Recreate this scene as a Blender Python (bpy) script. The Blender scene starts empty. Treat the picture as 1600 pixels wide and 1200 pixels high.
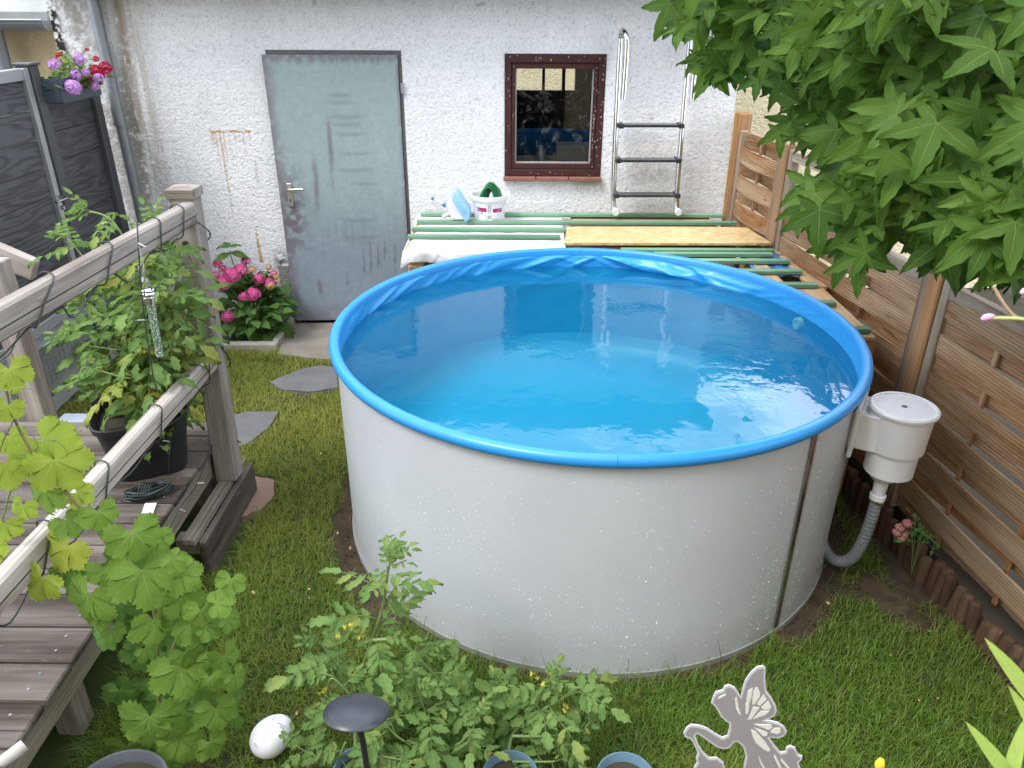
import bpy, bmesh, math, random
import numpy as np
from mathutils import Vector, Matrix, Euler, noise
from mathutils.geometry import tessellate_polygon
random.seed(7); rng = np.random.default_rng(7)
PI = math.pi
SC = bpy.context.scene
COL = SC.collection

# ---------------------------------------------------------------- camera
FPX, PITCH, ROLL, CAMH = 1198.4, 0.46125, 0.0053, 2.117
_F = Vector((0, math.cos(PITCH), -math.sin(PITCH))); _U0 = Vector((0, math.sin(PITCH), math.cos(PITCH))); _X0 = Vector((1, 0, 0))
_R = _X0*math.cos(ROLL) + _U0*math.sin(ROLL); _U = _U0*math.cos(ROLL) - _X0*math.sin(ROLL)
CAM = Vector((0, 0, CAMH))
cam = bpy.data.objects.new('camera', bpy.data.cameras.new('camera')); COL.objects.link(cam)
m = Matrix((_R, _U, -_F)).transposed().to_4x4(); m.translation = CAM; cam.matrix_world = m
cam.data.sensor_width = 36; cam.data.lens = FPX/1600*36
cam.data.clip_start = 0.02; cam.data.clip_end = 500
cam.data.dof.use_dof = True; cam.data.dof.focus_distance = 2.9; cam.data.dof.aperture_fstop = 13
SC.camera = cam

# ---------------------------------------------------------------- world, sun, exposure
CLOUD = (3.1, 0.7, 1.3)
SUN_EL, SUN_AZ = math.radians(56), math.radians(230)     # azimuth measured from +Y clockwise
world = bpy.data.worlds.new('World'); SC.world = world; world.use_nodes = True
wn = world.node_tree; wn.nodes.clear()
wout = wn.nodes.new('ShaderNodeOutputWorld'); bg = wn.nodes.new('ShaderNodeBackground')
sky = wn.nodes.new('ShaderNodeTexSky'); sky.sky_type = 'NISHITA'; sky.sun_disc = False
sky.sun_elevation = SUN_EL; sky.sun_rotation = SUN_AZ
tc = wn.nodes.new('ShaderNodeTexCoord'); cn = wn.nodes.new('ShaderNodeTexNoise')
cn.inputs['Scale'].default_value = 3.1; cn.inputs['Detail'].default_value = 7; cn.inputs['Roughness'].default_value = .55
cmap = wn.nodes.new('ShaderNodeMapping'); cmap.inputs['Location'].default_value = CLOUD; wn.links.new(tc.outputs['Generated'], cmap.inputs['Vector']); wn.links.new(cmap.outputs[0], cn.inputs['Vector'])
cr = wn.nodes.new('ShaderNodeValToRGB'); cr.color_ramp.elements[0].position = .30; cr.color_ramp.elements[1].position = .47
wn.links.new(cn.outputs['Fac'], cr.inputs[0])
cn2 = wn.nodes.new('ShaderNodeTexNoise'); cn2.inputs['Scale'].default_value = 5; cn2.inputs['Detail'].default_value = 5
wn.links.new(cmap.outputs[0], cn2.inputs['Vector'])
cr2 = wn.nodes.new('ShaderNodeValToRGB'); cr2.color_ramp.elements[0].position = .40; cr2.color_ramp.elements[1].position = .60
cr2.color_ramp.elements[0].color = (8.2, 9.0, 10.2, 1); cr2.color_ramp.elements[1].color = (31, 33, 36, 1)
wn.links.new(cn2.outputs['Fac'], cr2.inputs[0])
mx = wn.nodes.new('ShaderNodeMixRGB'); wn.links.new(cr.outputs[0], mx.inputs[0])
wn.links.new(sky.outputs[0], mx.inputs[1]); wn.links.new(cr2.outputs[0], mx.inputs[2])
wn.links.new(mx.outputs[0], bg.inputs['Color']); bg.inputs['Strength'].default_value = .088
wn.links.new(bg.outputs[0], wout.inputs['Surface'])
sun = bpy.data.objects.new('sun', bpy.data.lights.new('sun', 'SUN')); COL.objects.link(sun)
sun.data.energy = 1.5; sun.data.angle = math.radians(20); sun.data.color = (1, .99, .98)
sdir = Vector((math.sin(SUN_AZ)*math.cos(SUN_EL), math.cos(SUN_AZ)*math.cos(SUN_EL), math.sin(SUN_EL)))
sun.rotation_euler = sdir.to_track_quat('Z', 'Y').to_euler()
SC.view_settings.view_transform = 'Standard'; SC.view_settings.look = 'None'
SC.view_settings.exposure = 0.9; SC.view_settings.gamma = 1; SC.view_settings.use_curve_mapping = False
SC.cycles.transparent_max_bounces = 16; SC.cycles.max_bounces = 8

# ---------------------------------------------------------------- where a point seen in the photograph stands
def ray(u, v): u = float(u); v = float(v); return (u-800)/FPX*_R - (v-600)/FPX*_U + _F
def atY(u, v, Y): r = ray(u, v); return CAM + r*float(Y/r.y)
def atX(u, v, X): r = ray(u, v); return CAM + r*float(X/r.x)
def atZ(u, v, z): r = ray(u, v); return CAM + r*float((z-CAMH)/r.z)
def atT(u, v, t): return CAM + ray(u, v)*float(t)

# ---------------------------------------------------------------- noise on arrays
def _hash(ix, iy, s):
    n = (ix*374761393 + iy*668265263 + s*974634777) & 0xffffffff
    n = ((n ^ (n >> 13))*1274126177) & 0xffffffff
    return ((n ^ (n >> 16)) & 0xffff)/65535.0
def vnoise(x, y, s=0):
    x = np.asarray(x, float); y = np.asarray(y, float)
    ix = np.floor(x).astype(np.int64); iy = np.floor(y).astype(np.int64); fx = x-ix; fy = y-iy
    fx = fx*fx*(3-2*fx); fy = fy*fy*(3-2*fy)
    a = _hash(ix, iy, s); b = _hash(ix+1, iy, s); c = _hash(ix, iy+1, s); d = _hash(ix+1, iy+1, s)
    return (a*(1-fx)+b*fx)*(1-fy) + (c*(1-fx)+d*fx)*fy
def fbm(x, y, s=0, o=4):
    t = 0; a = .5; tot = 0
    for i in range(o):
        t = t + a*vnoise(np.asarray(x)*2**i, np.asarray(y)*2**i, s+i*17); tot += a; a *= .5
    return t/tot
def sst(a, b, x): t = np.clip((x-a)/(b-a), 0, 1); return t*t*(3-2*t)

# ---------------------------------------------------------------- mesh collector
class MB:
    def __init__(s): s.v = []; s.f = []; s.uv = {}
    def add(s, vs, fs, uvs=None):
        b = len(s.v); s.v += [tuple(p) for p in vs]
        for i, f in enumerate(fs):
            if uvs is not None: s.uv[len(s.f)] = uvs[i]
            s.f.append(tuple(b+k for k in f))
        return s
    def box(s, c, size, rot=None):
        hx, hy, hz = size[0]/2, size[1]/2, size[2]/2; R = rot or Matrix.Identity(3); c = Vector(c)
        vs = [c + R @ Vector((x*hx, y*hy, z*hz)) for x in (-1, 1) for y in (-1, 1) for z in (-1, 1)]
        return s.add(vs, [(0,1,3,2),(4,6,7,5),(0,4,5,1),(2,3,7,6),(0,2,6,4),(1,5,7,3)])
    def span(s, a, b):
        a = Vector(a); b = Vector(b); return s.box((a+b)/2, [abs(q) for q in (b-a)])
    def bar(s, p0, p1, w, h, up=(0, 0, 1)):
        p0 = Vector(p0); p1 = Vector(p1); x = (p1-p0).normalized(); y = Vector(up).cross(x).normalized(); z = x.cross(y)
        R = Matrix((x, y, z)).transposed(); return s.box((p0+p1)/2, ((p1-p0).length, w, h), R)
    def tube(s, pts, r, n=8, caps=True, closed=False):
        pts = [Vector(p) for p in pts]; N = len(pts); rs = r if hasattr(r, '__len__') else [r]*N
        ref = None; vs = []; fs = []
        for i, p in enumerate(pts):
            if closed: d = pts[(i+1) % N]-pts[i-1]
            else: d = pts[min(i+1, N-1)]-pts[max(i-1, 0)]
            d = d.normalized() if d.length > 1e-9 else Vector((0, 0, 1))
            if ref is None: ref = d.orthogonal().normalized()
            ref = (ref - d*ref.dot(d)); ref = ref.normalized() if ref.length > 1e-6 else d.orthogonal().normalized()
            q = d.cross(ref)
            for k in range(n):
                a = 2*PI*k/n; vs.append(p + (ref*math.cos(a)+q*math.sin(a))*rs[i])
        for i in range(N if closed else N-1):
            j = (i+1) % N
            for k in range(n): fs.append((i*n+k, i*n+(k+1) % n, j*n+(k+1) % n, j*n+k))
        if caps and not closed: fs.append(tuple(range(n-1, -1, -1))); fs.append(tuple((N-1)*n+k for k in range(n)))
        return s.add(vs, fs)
    def lathe(s, prof, c=(0, 0, 0), n=24, M=None, a0=0, a1=2*PI):
        c = Vector(c); full = abs(a1-a0-2*PI) < 1e-6; cols = n if full else n+1; vs = []; fs = []
        for r, z in prof:
            for k in range(cols):
                a = a0+(a1-a0)*k/n; p = Vector((r*math.cos(a), r*math.sin(a), z)); vs.append(c + (M @ p if M else p))
        for i in range(len(prof)-1):
            for k in range(n):
                k2 = (k+1) % cols; fs.append((i*cols+k, i*cols+k2, (i+1)*cols+k2, (i+1)*cols+k))
        if full:
            if prof[0][0] > 1e-5 and prof[0][0] < 9: pass
        return s.add(vs, fs)
    def prism(s, poly, M, th):
        # flat outline (x, y) with thickness th along local z
        n = len(poly); tri = tessellate_polygon([[Vector((x, y, 0)) for x, y in poly]])
        vs = [M @ Vector((x, y, 0)) for x, y in poly] + [M @ Vector((x, y, th)) for x, y in poly]
        fs = [tuple(t) for t in tri] + [tuple(n+k for k in reversed(t)) for t in tri] + [(i, (i+1) % n, n+(i+1) % n, n+i) for i in range(n)]
        return s.add(vs, fs)
    def mesh(s, name, off=(0, 0, 0), smooth=False, bevel=0):
        me = bpy.data.meshes.new(name); o = Vector(off)
        me.from_pydata([(p[0]-o.x, p[1]-o.y, p[2]-o.z) for p in s.v], [], s.f)
        if s.uv:
            lay = me.uv_layers.new(name='UVMap')
            for i, poly in enumerate(me.polygons):
                if i in s.uv:
                    for li, q in zip(poly.loop_indices, s.uv[i]): lay.data[li].uv = q
        bm = bmesh.new(); bm.from_mesh(me)
        if not s.uv: bmesh.ops.recalc_face_normals(bm, faces=bm.faces)
        if bevel: bmesh.ops.bevel(bm, geom=bm.edges[:], offset=bevel, segments=1, affect='EDGES', clamp_overlap=True)
        bm.to_mesh(me); bm.free()
        if smooth: me.shade_smooth(); me.set_sharp_from_angle(angle=math.radians(smooth if smooth is not True else 40))
        return me
    def build(s, name, mat, parent=None, smooth=False, bevel=0, org=None):
        off = wloc(parent) if parent else Vector(org or (0, 0, 0))
        return link(name, s.mesh(name, off, smooth, bevel), mat, parent, None if parent else off)
def wloc(o):
    v = Vector(o.location)
    while o.parent: o = o.parent; v = v + Vector(o.location)
    return v
def link(name, me, mat, parent=None, loc=None):
    if mat is not None and len(me.materials) == 0: me.materials.append(mat)
    o = bpy.data.objects.new(name, me); COL.objects.link(o)
    if mat is not None and me.materials[0] != mat: o.material_slots[0].link = 'OBJECT'; o.material_slots[0].material = mat
    if loc is not None: o.location = loc
    if parent: o.parent = parent
    return o
def tag(o, label=None, cat=None, group=None, kind=None):
    for k, x in (('label', label), ('category', cat), ('group', group), ('kind', kind)):
        if x: o[k] = x
    return o
def thing(name, loc, label, cat, group=None):
    o = bpy.data.objects.new(name, None); COL.objects.link(o); o.location = loc; o.empty_display_size = .1
    return tag(o, label, cat, group)
def copy_tree(o, parent=None):
    c = o.copy(); COL.objects.link(c)
    if parent: c.parent = parent
    for ch in list(o.children): copy_tree(ch, c)
    return c
_pm = {}
def plank(name, p0, p1, w, h, mat, parent=None, up=(0, 0, 1), bevel=.004, org_root=None):
    """a board whose mesh runs along its own x axis, so that the grain does too"""
    p0 = Vector(p0); p1 = Vector(p1); L = (p1-p0).length
    key = (round(L, 3), w, h, bevel, mat.name)
    if key not in _pm:
        b = MB(); ns = max(1, int(L/.25))
        b.box((0, 0, 0), (L, w, h)); _pm[key] = b.mesh(name, bevel=bevel)
    x = (p1-p0).normalized(); y = Vector(up).cross(x).normalized(); z = x.cross(y)
    M = Matrix((x, y, z)).transposed().to_4x4(); M.translation = (p0+p1)/2 - (wloc(parent) if parent else Vector())
    o = link(name, _pm[key], mat, parent); o.matrix_local = M
    return o
def grid_mesh(name, P, uvs=None, cols=None, smooth=True):
    """P: array (ny, nx, 3) -> quad sheet, with optional colours per point"""
    ny, nx = P.shape[:2]; me = bpy.data.meshes.new(name)
    idx = np.arange(ny*nx).reshape(ny, nx)
    q = np.stack([idx[:-1, :-1], idx[:-1, 1:], idx[1:, 1:], idx[1:, :-1]], -1).reshape(-1, 4)
    return raw_mesh(me, P.reshape(-1, 3), q, cols=None if cols is None else cols.reshape(-1, 4), smooth=smooth)
def raw_mesh(me, V, quads=None, tris=None, cols=None, smooth=False):
    faces = []; nf = 0; tot = []; 
    if quads is not None and len(quads): faces.append(np.asarray(quads).ravel()); tot.append(np.full(len(quads), 4))
    if tris is not None and len(tris): faces.append(np.asarray(tris).ravel()); tot.append(np.full(len(tris), 3))
    lv = np.concatenate(faces).astype(np.int32); lt = np.concatenate(tot).astype(np.int32); ls = np.concatenate([[0], np.cumsum(lt)[:-1]]).astype(np.int32)
    me.vertices.add(len(V)); me.vertices.foreach_set('co', np.asarray(V, np.float32).ravel())
    me.loops.add(len(lv)); me.loops.foreach_set('vertex_index', lv)
    me.polygons.add(len(lt)); me.polygons.foreach_set('loop_start', ls); me.polygons.foreach_set('loop_total', lt)
    if cols is not None:
        a = me.color_attributes.new('tint', 'FLOAT_COLOR', 'POINT'); a.data.foreach_set('color', np.asarray(cols, np.float32).ravel())
    me.update(calc_edges=True); me.validate()
    if smooth: me.shade_smooth()
    return me
def join_meshes(name, items, smooth=True):
    """items: list of (mesh, Matrix); one mesh with UVs"""
    cache = {}; Vs = []; lv = []; lt = []; uv = []; b = 0
    for me, M in items:
        if me.name not in cache:
            n = len(me.vertices); co = np.empty(n*3, np.float32); me.vertices.foreach_get('co', co)
            l = np.empty(len(me.loops), np.int32); me.loops.foreach_get('vertex_index', l)
            t = np.empty(len(me.polygons), np.int32); me.polygons.foreach_get('loop_total', t)
            w = np.zeros(len(me.loops)*2, np.float32)
            if me.uv_layers: me.uv_layers[0].data.foreach_get('uv', w)
            cache[me.name] = (co.reshape(-1, 3), l, t, w)
        co, l, t, w = cache[me.name]; A = np.array(M)
        Vs.append(co @ A[:3, :3].T + A[:3, 3]); lv.append(l+b); lt.append(t); uv.append(w); b += len(co)
    me = bpy.data.meshes.new(name); V = np.concatenate(Vs); lv = np.concatenate(lv).astype(np.int32); lt = np.concatenate(lt).astype(np.int32)
    ls = np.concatenate([[0], np.cumsum(lt)[:-1]]).astype(np.int32)
    me.vertices.add(len(V)); me.vertices.foreach_set('co', V.astype(np.float32).ravel())
    me.loops.add(len(lv)); me.loops.foreach_set('vertex_index', lv)
    me.polygons.add(len(lt)); me.polygons.foreach_set('loop_start', ls); me.polygons.foreach_set('loop_total', lt)
    me.uv_layers.new(name='UVMap').data.foreach_set('uv', np.concatenate(uv))
    me.update(calc_edges=True)
    if smooth: me.shade_smooth()
    return me

# ---------------------------------------------------------------- materials
class NT:
    def __init__(s, name):
        s.m = bpy.data.materials.new(name); s.m.use_nodes = True; s.t = s.m.node_tree; s.t.nodes.clear()
        s.out = s.n('ShaderNodeOutputMaterial'); s.p = s.n('ShaderNodeBsdfPrincipled'); s.l(s.p.outputs[0], s.out.inputs[0])
    def n(s, k, **kw):
        x = s.t.nodes.new(k)
        for a, b in kw.items(): setattr(x, a, b)
        return x
    def l(s, a, b): s.t.links.new(a, b)
    def put(s, sock, v):
        if hasattr(v, 'is_output'): s.l(v, sock)
        elif isinstance(v, (tuple, list)) and len(v) == 3 and sock.type == 'RGBA': sock.default_value = (*v, 1)
        else: sock.default_value = v
    def math(s, op, a, b=0.0, c=None):
        x = s.n('ShaderNodeMath', operation=op); s.put(x.inputs[0], a); s.put(x.inputs[1], b)
        if c is not None: s.put(x.inputs[2], c)
        return x.outputs[0]
    def mix(s, f, a, b, mode='MIX'):
        x = s.n('ShaderNodeMixRGB', blend_type=mode); s.put(x.inputs[0], f); s.put(x.inputs[1], a); s.put(x.inputs[2], b); return x.outputs[0]
    def ramp(s, f, *st):
        x = s.n('ShaderNodeValToRGB'); s.l(f, x.inputs[0]); e = x.color_ramp.elements
        while len(e) < len(st): e.new(.5)
        for k, (p, c) in enumerate(st): e[k].position = p; e[k].color = (c, c, c, 1) if not isinstance(c, tuple) else (*c, 1)
        return x.outputs[0]
    def coord(s, scale=(1, 1, 1), jitter=True, src='Object'):
        t = s.n('ShaderNodeTexCoord'); mp = s.n('ShaderNodeMapping'); mp.inputs['Scale'].default_value = scale
        v = t.outputs[src]
        if jitter:
            oi = s.n('ShaderNodeObjectInfo'); ad = s.n('ShaderNodeVectorMath', operation='ADD')
            k = s.math('MULTIPLY', oi.outputs['Random'], 37.0); s.l(v, ad.inputs[0]); s.l(k, ad.inputs[1]); v = ad.outputs[0]
        s.l(v, mp.inputs['Vector']); return mp.outputs[0]
    def noise(s, vec, scale=1, detail=4, rough=.55, dist=0):
        x = s.n('ShaderNodeTexNoise'); s.l(vec, x.inputs['Vector']); x.inputs['Scale'].default_value = scale
        x.inputs['Detail'].default_value = detail; x.inputs['Roughness'].default_value = rough; x.inputs['Distortion'].default_value = dist
        return x.outputs['Fac']
    def bump(s, h, strength=.3, dist=.01):
        x = s.n('ShaderNodeBump'); x.inputs['Strength'].default_value = strength; x.inputs['Distance'].default_value = dist
        s.l(h, x.inputs['Height']); s.l(x.outputs[0], s.p.inputs['Normal']); return x.outputs[0]
    def set(s, **kw):
        N = dict(base='Base Color', rough='Roughness', metal='Metallic', spec='Specular IOR Level', coat='Coat Weight', trans='Transmission Weight', ior='IOR', alpha='Alpha')
        for k, v in kw.items(): s.put(s.p.inputs[N[k]], v)
        return s.m
def pmat(name, c1, c2=None, scale=8, rough=.5, metal=0, bump=.1, bscale=None, stretch=(1, 1, 1), coat=0, bdist=.004, spec=.5):
    t = NT(name); c2 = c2 or tuple(q*.8 for q in c1); v = t.coord(stretch)
    n = t.noise(v, scale, 5); col = t.mix(t.ramp(n, (.3, 0.0), (.7, 1.0)), c1, c2)
    t.set(base=col, rough=rough, metal=metal, coat=coat, spec=spec)
    if bump: t.bump(t.noise(v, bscale or scale*3, 3), bump, bdist)
    return t.m
def wood(name, dark, mid, light, grain=60, rough=.8, weather=.5, bump=.5, groove=0):
    t = NT(name); v = t.coord((1.6, grain, grain)); v2 = t.coord((1, 6, 6)); v3 = t.coord((4, 150, 150))
    g = t.noise(v, 1.0, 6, .65, .6); b = t.noise(v2, 1.3, 3); f = t.noise(v3, 1, 2)
    c = t.mix(t.ramp(g, (.3, 0.0), (.72, 1.0)), dark, mid)
    c = t.mix(t.math('MULTIPLY', t.ramp(t.math('ADD', b, t.math('MULTIPLY', f, .25)), (.5, 0.0), (.78, 1.0)), weather), c, light)
    oi = t.n('ShaderNodeObjectInfo'); k = t.math('MULTIPLY_ADD', oi.outputs['Random'], .5, .75)
    c = t.mix(1.0, c, t.n('ShaderNodeCombineColor').outputs[0], 'MULTIPLY') if False else c
    cc = t.n('ShaderNodeCombineColor'); [t.l(k, cc.inputs[i]) for i in range(3)]
    c = t.mix(1.0, c, cc.outputs[0], 'MULTIPLY')
    ck = t.ramp(t.noise(t.coord((.8, grain*1.6, grain*1.6)), 1, 3, .5, .3), (.29, 1.0), (.36, 0.0))
    c = t.mix(t.math('MULTIPLY', ck, .75), c, tuple(q*.45 for q in dark))
    sp2 = t.ramp(t.noise(t.coord((14, 60, 60)), 1, 4, .7), (.60, 0.0), (.70, .5)); c = t.mix(t.math('MULTIPLY', sp2, weather), c, light)
    h_ = t.math('SUBTRACT', t.math('ADD', g, t.math('MULTIPLY', f, .5)), t.math('MULTIPLY', ck, .8))
    if groove:
        tz_ = t.n('ShaderNodeTexCoord'); sz_ = t.n('ShaderNodeSeparateXYZ'); t.l(tz_.outputs['Object'], sz_.inputs[0])
        gv = t.ramp(t.math('ABSOLUTE', t.math('SUBTRACT', t.math('FRACT', t.math('MULTIPLY', sz_.outputs[2], 1/groove)), .5)), (.30, 0.0), (.48, 1.0))
        c = t.mix(t.math('MULTIPLY', gv, .55), c, dark); h_ = t.math('SUBTRACT', h_, t.math('MULTIPLY', gv, 1.2))
    t.set(base=c, rough=rough, spec=.2); t.bump(h_, bump, .003)
    return t.m
def leafmat(name, c1, c2, vein, trans=.35, rough=.45, vn=9.0, vw=.05, yellow=None, secvein=.5, yfrac=.12):
    t = NT(name); uv = t.n('ShaderNodeUVMap'); sp = t.n('ShaderNodeSeparateXYZ'); t.l(uv.outputs[0], sp.inputs[0])
    u, w = sp.outputs[0], sp.outputs[1]
    mid = t.ramp(u, (vw*.5, 1.0), (vw, 0.0))
    ph = t.math('FRACT', t.math('MULTIPLY', t.math('SUBTRACT', w, t.math('MULTIPLY', u, .35)), vn))
    sec = t.math('MULTIPLY', t.ramp(t.math('ABSOLUTE', t.math('SUBTRACT', ph, .5)), (.03, 1.0), (.12, 0.0)), secvein)
    vm = t.math('MAXIMUM', mid, sec)
    oi = t.n('ShaderNodeObjectInfo'); ge = t.n('ShaderNodeNewGeometry')
    r = t.math('FRACT', t.math('ADD', oi.outputs['Random'], t.math('MULTIPLY', ge.outputs['Random Per Island'], 3.7)))
    c = t.mix(r, c1, c2)
    if yellow:
        c = t.mix(t.ramp(r, (1-yfrac, 0.0), (1-yfrac+.05, 1.0)), c, yellow)
    nz = t.noise(t.coord((1, 1, 1)), 45, 3); c = t.mix(t.math('MULTIPLY', nz, .3), c, tuple(q*.55 for q in c1))
    c = t.mix(t.math('MULTIPLY', vm, .75), c, vein)
    t.set(base=c, rough=rough+.08, spec=.22)
    tr = t.n('ShaderNodeBsdfTranslucent'); t.l(t.mix(.5, c, tuple(min(1, q*1.9) for q in c2)), tr.inputs['Color'])
    ms = t.n('ShaderNodeMixShader'); ms.inputs[0].default_value = trans
    t.l(t.p.outputs[0], ms.inputs[1]); t.l(tr.outputs[0], ms.inputs[2]); t.l(ms.outputs[0], t.out.inputs[0])
    t.bump(t.math('SUBTRACT', nz, t.math('MULTIPLY', vm, .8)), .5, .005)
    return t.m
def tintmat(name, rough=.8, bump=.3, bscale=120, bdist=.004, spec=.3, metal=0):
    t = NT(name); a = t.n('ShaderNodeAttribute', attribute_name='tint'); v = t.coord(jitter=False)
    n = t.noise(v, 40, 4); c = t.mix(.25, a.outputs['Color'], t.mix(1.0, a.outputs['Color'], t.ramp(n, (.3, .7), (.7, 1.15)), 'MULTIPLY'))
    t.set(base=c, rough=rough, spec=spec, metal=metal)
    if bump: t.bump(t.noise(v, bscale, 3), bump, bdist)
    return t.m

M = {}
M['deckwood'] = wood('deck wood', (.028, .019, .014), (.080, .059, .047), (.27, .235, .205), 55, weather=.5)
M['railwood'] = wood('rail wood', (.11, .085, .068), (.26, .215, .18), (.45, .41, .375), 70, weather=.75)
M['greenwood_old'] = wood('damp lower timber', (.13, .105, .08), (.30, .26, .205), (.44, .41, .34), 60)
M['fencewood'] = wood('fence wood', (.15, .068, .028), (.45, .24, .105), (.58, .45, .31), 65, weather=.6, groove=.0135)
M['fencepost'] = wood('fence post wood', (.17, .08, .035), (.45, .23, .09), (.42, .33, .24), 50, weather=.5)
M['fencegrey'] = wood('grey fence frame wood', (.15, .10, .065), (.34, .26, .19), (.48, .42, .35), 65, weather=.7)
M['logwood'] = wood('edging log wood', (.035, .018, .011), (.095, .050, .028), (.15, .10, .07), 50, weather=.4)
M['pallet'] = wood('pallet wood', (.30, .17, .085), (.52, .34, .19), (.62, .46, .29), 45, weather=.4, bump=.25)
M['greenwood'] = wood('green glazed wood', (.085, .19, .115), (.16, .31, .195), (.30, .45, .32), 60, rough=.6, weather=.35, bump=.25)
M['browntrim'] = pmat('red brown window paint', (.062, .016, .013), (.040, .011, .010), 14, .45, bump=.3)
M['steel'] = pmat('brushed stainless steel', (.66, .66, .65), (.56, .56, .55), 30, .15, 1, bump=0)
M['mirrorsteel'] = pmat('polished steel strip', (.55, .52, .46), (.48, .45, .40), 6, .12, 1, bump=.05)
M['black'] = pmat('black plastic', (.015, .015, .017), (.024, .024, .026), 20, .42)
M['blackrubber'] = pmat('black cable', (.018, .022, .021), (.03, .035, .033), 20, .55)
M['white'] = pmat('white plastic', (.78, .77, .80), (.72, .71, .74), 5, .32, bump=.02)
M['whitecap'] = pmat('white rubber cap', (.75, .75, .77), (.68, .68, .7), 12, .5)
M['greyplastic'] = pmat('grey hose plastic', (.21, .225, .245), (.17, .185, .20), 10, .4)
M['zinc'] = pmat('zinc sheet', (.21, .235, .26), (.27, .29, .31), 9, .45, .55, bump=.05)
M['alu'] = pmat('anodised aluminium', (.42, .43, .44), (.36, .37, .38), 12, .42, .6, bump=.03)
M['anthracite'] = pmat('anthracite metal', (.085, .088, .093), (.07, .073, .078), 10, .5, .3, bump=.05)
M['galv'] = pmat('galvanised wire', (.36, .38, .40), (.28, .30, .32), 30, .45, .7)
# ================================================================ THE SETTING
PC = Vector((.344, 3.034, 0)); PR = 1.075; WZ = .812; WALLY = 5.233
# ---- ground: one far sheet, and the garden soil on top of it with real unevenness
M['earth'] = pmat('bare earth', (.045, .036, .024), (.03, .026, .016), 3, .95, bump=.3)
b = MB(); b.add([(-60, -60, -.06), (60, -60, -.06), (60, 60, -.06), (-60, 60, -.06)], [(0, 1, 2, 3)])
tag(b.build('ground', M['earth']), kind='structure')
xs = np.arange(-3.4, 1.74, .02); ys = np.arange(.3, 5.24, .02); GX, GY = np.meshgrid(xs, ys)
rp = np.hypot(GX-PC.x, GY-PC.y)
def bare_at(x, y):
    """0 where turf is dense, 1 on bare soil"""
    r = np.hypot(x-PC.x, y-PC.y); n = fbm(x*5, y*5, 3); n2 = fbm(x*2.2+9, y*2.2, 5)
    ring = 1-sst(.0, .07, r-PR-.10*(n-.45)-.06*(x > 1.0)*(y > 2)-.07*((x < -.4) & (y > 2)))
    bald = sst(.62, .76, n2)*.8*(x > .6) + sst(.70, .85, n2)*.7
    bed = 1-sst(1.18, 1.42, y+.35*(n-.5)-.22*(x < -.3)+.10*(x > .4))
    bed2 = sst(1.48, 1.60, x+.2*(n-.5))*sst(2.15, 2.4, y)
    return np.clip(np.maximum.reduce([ring, bald, bed*.9, bed2]), 0, 1)
GZ = (fbm(GX*3, GY*3, 1)-.5)*.025*np.clip((rp-PR)*4, 0, 1) + (fbm(GX*30, GY*30, 2)-.5)*.012 - .006
GZ = GZ - .02*sst(4.75, 4.85, GY)*0
nb = bare_at(GX, GY); d = fbm(GX*25, GY*25, 8)
soil = np.stack([.040+.07*d*d, .029+.048*d*d, .019+.030*d*d], -1); turf = np.stack([.030+.02*d, .042+.03*d, .012+.008*d], -1)
gc = soil*nb[..., None]+turf*(1-nb[..., None]); gc = np.concatenate([gc, np.ones_like(gc[..., :1])], -1)
tag(link('lawn_soil', grid_mesh('lawn_soil', np.stack([GX, GY, GZ], -1), cols=gc), tintmat('lawn soil', .95, .6, 60, .006, .15)), kind='structure')
b = MB(); b.span((1.74, .2, -.05), (2.2, 5.6, .10)); tag(b.build('soil_bank', M['earth']), kind='structure')

# ---- the white rough-cast shed
shed = thing('shed', (-.7, WALLY, 0), 'white rough-cast shed with a grey-green metal door and a brown window behind the pool', 'shed')
DX0, DX1, DZ0, DZ1 = -1.560, -.708, .035, 1.845
WX0, WX1, WZ0, WZ1 = -.056, .585, 1.078, 1.832
SX0, SX1, STOP = -2.862, 1.425, 2.27
st = .0052
xs = np.arange(SX0, SX1+st, st); zs = np.arange(-.04, STOP+st, st); X, Zz = np.meshgrid(xs, zs)
rc = fbm(X*135+.8*fbm(X*50, Zz*50, 14, 1), Zz*175, 11, 2); rc2 = fbm(X*30, Zz*30, 12, 2)
disp = .0030*sst(.22, .72, rc)+.001*rc2
P = np.stack([X, WALLY-disp+.004, Zz], -1)
base = np.array([.83, .83, .84]); colr = np.ones(X.shape+(3,))*base*(.70+.32*sst(.10, .48, rc+.12*(rc2-.5)))[..., None]
def blend(mask, c): 
    global colr
    k = np.clip(mask, 0, 1)[..., None]; colr = colr*(1-k)+np.array(c)*k
streak = fbm(X*14, Zz*.9, 21); sp = fbm(X*40, Zz*40, 22); lo = fbm(X*3, Zz*3, 23)
blend(.85*sst(.36, .7, streak)*np.exp(-((X+2.48)/.16)**2)*sst(.3, .6, sp+.15), (.23, .20, .15))
blend(.65*np.exp(-((X+2.40)/.06)**2)*sst(.45, .7, fbm(X*20, Zz*1.2, 29)), (.34, .21, .10))
blend(.8*sst(.3, .65, sp)*np.exp(-((X+2.70)/.10)**2), (.36, .33, .28))
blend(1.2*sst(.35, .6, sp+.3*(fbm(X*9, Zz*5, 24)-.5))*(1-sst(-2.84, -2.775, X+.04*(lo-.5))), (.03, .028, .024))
blend(.40*(1-sst(.12, .55, Zz+.25*(lo-.5)))*sst(.3, .6, sp+.1), (.33, .29, .22))
blend(.14*sst(.55, .75, fbm(X*5, Zz*1.0, 25))*sst(1.7, 2.3, Zz), (.42, .40, .36))
blend(.13*sst(.45, .65, lo), (.52, .52, .56))
blend(.9*np.exp(-(((X+1.635)/.055)**2+((Zz-.47)/.08)**2))*sst(.3, .55, sp), (.03, .03, .028))
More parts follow.
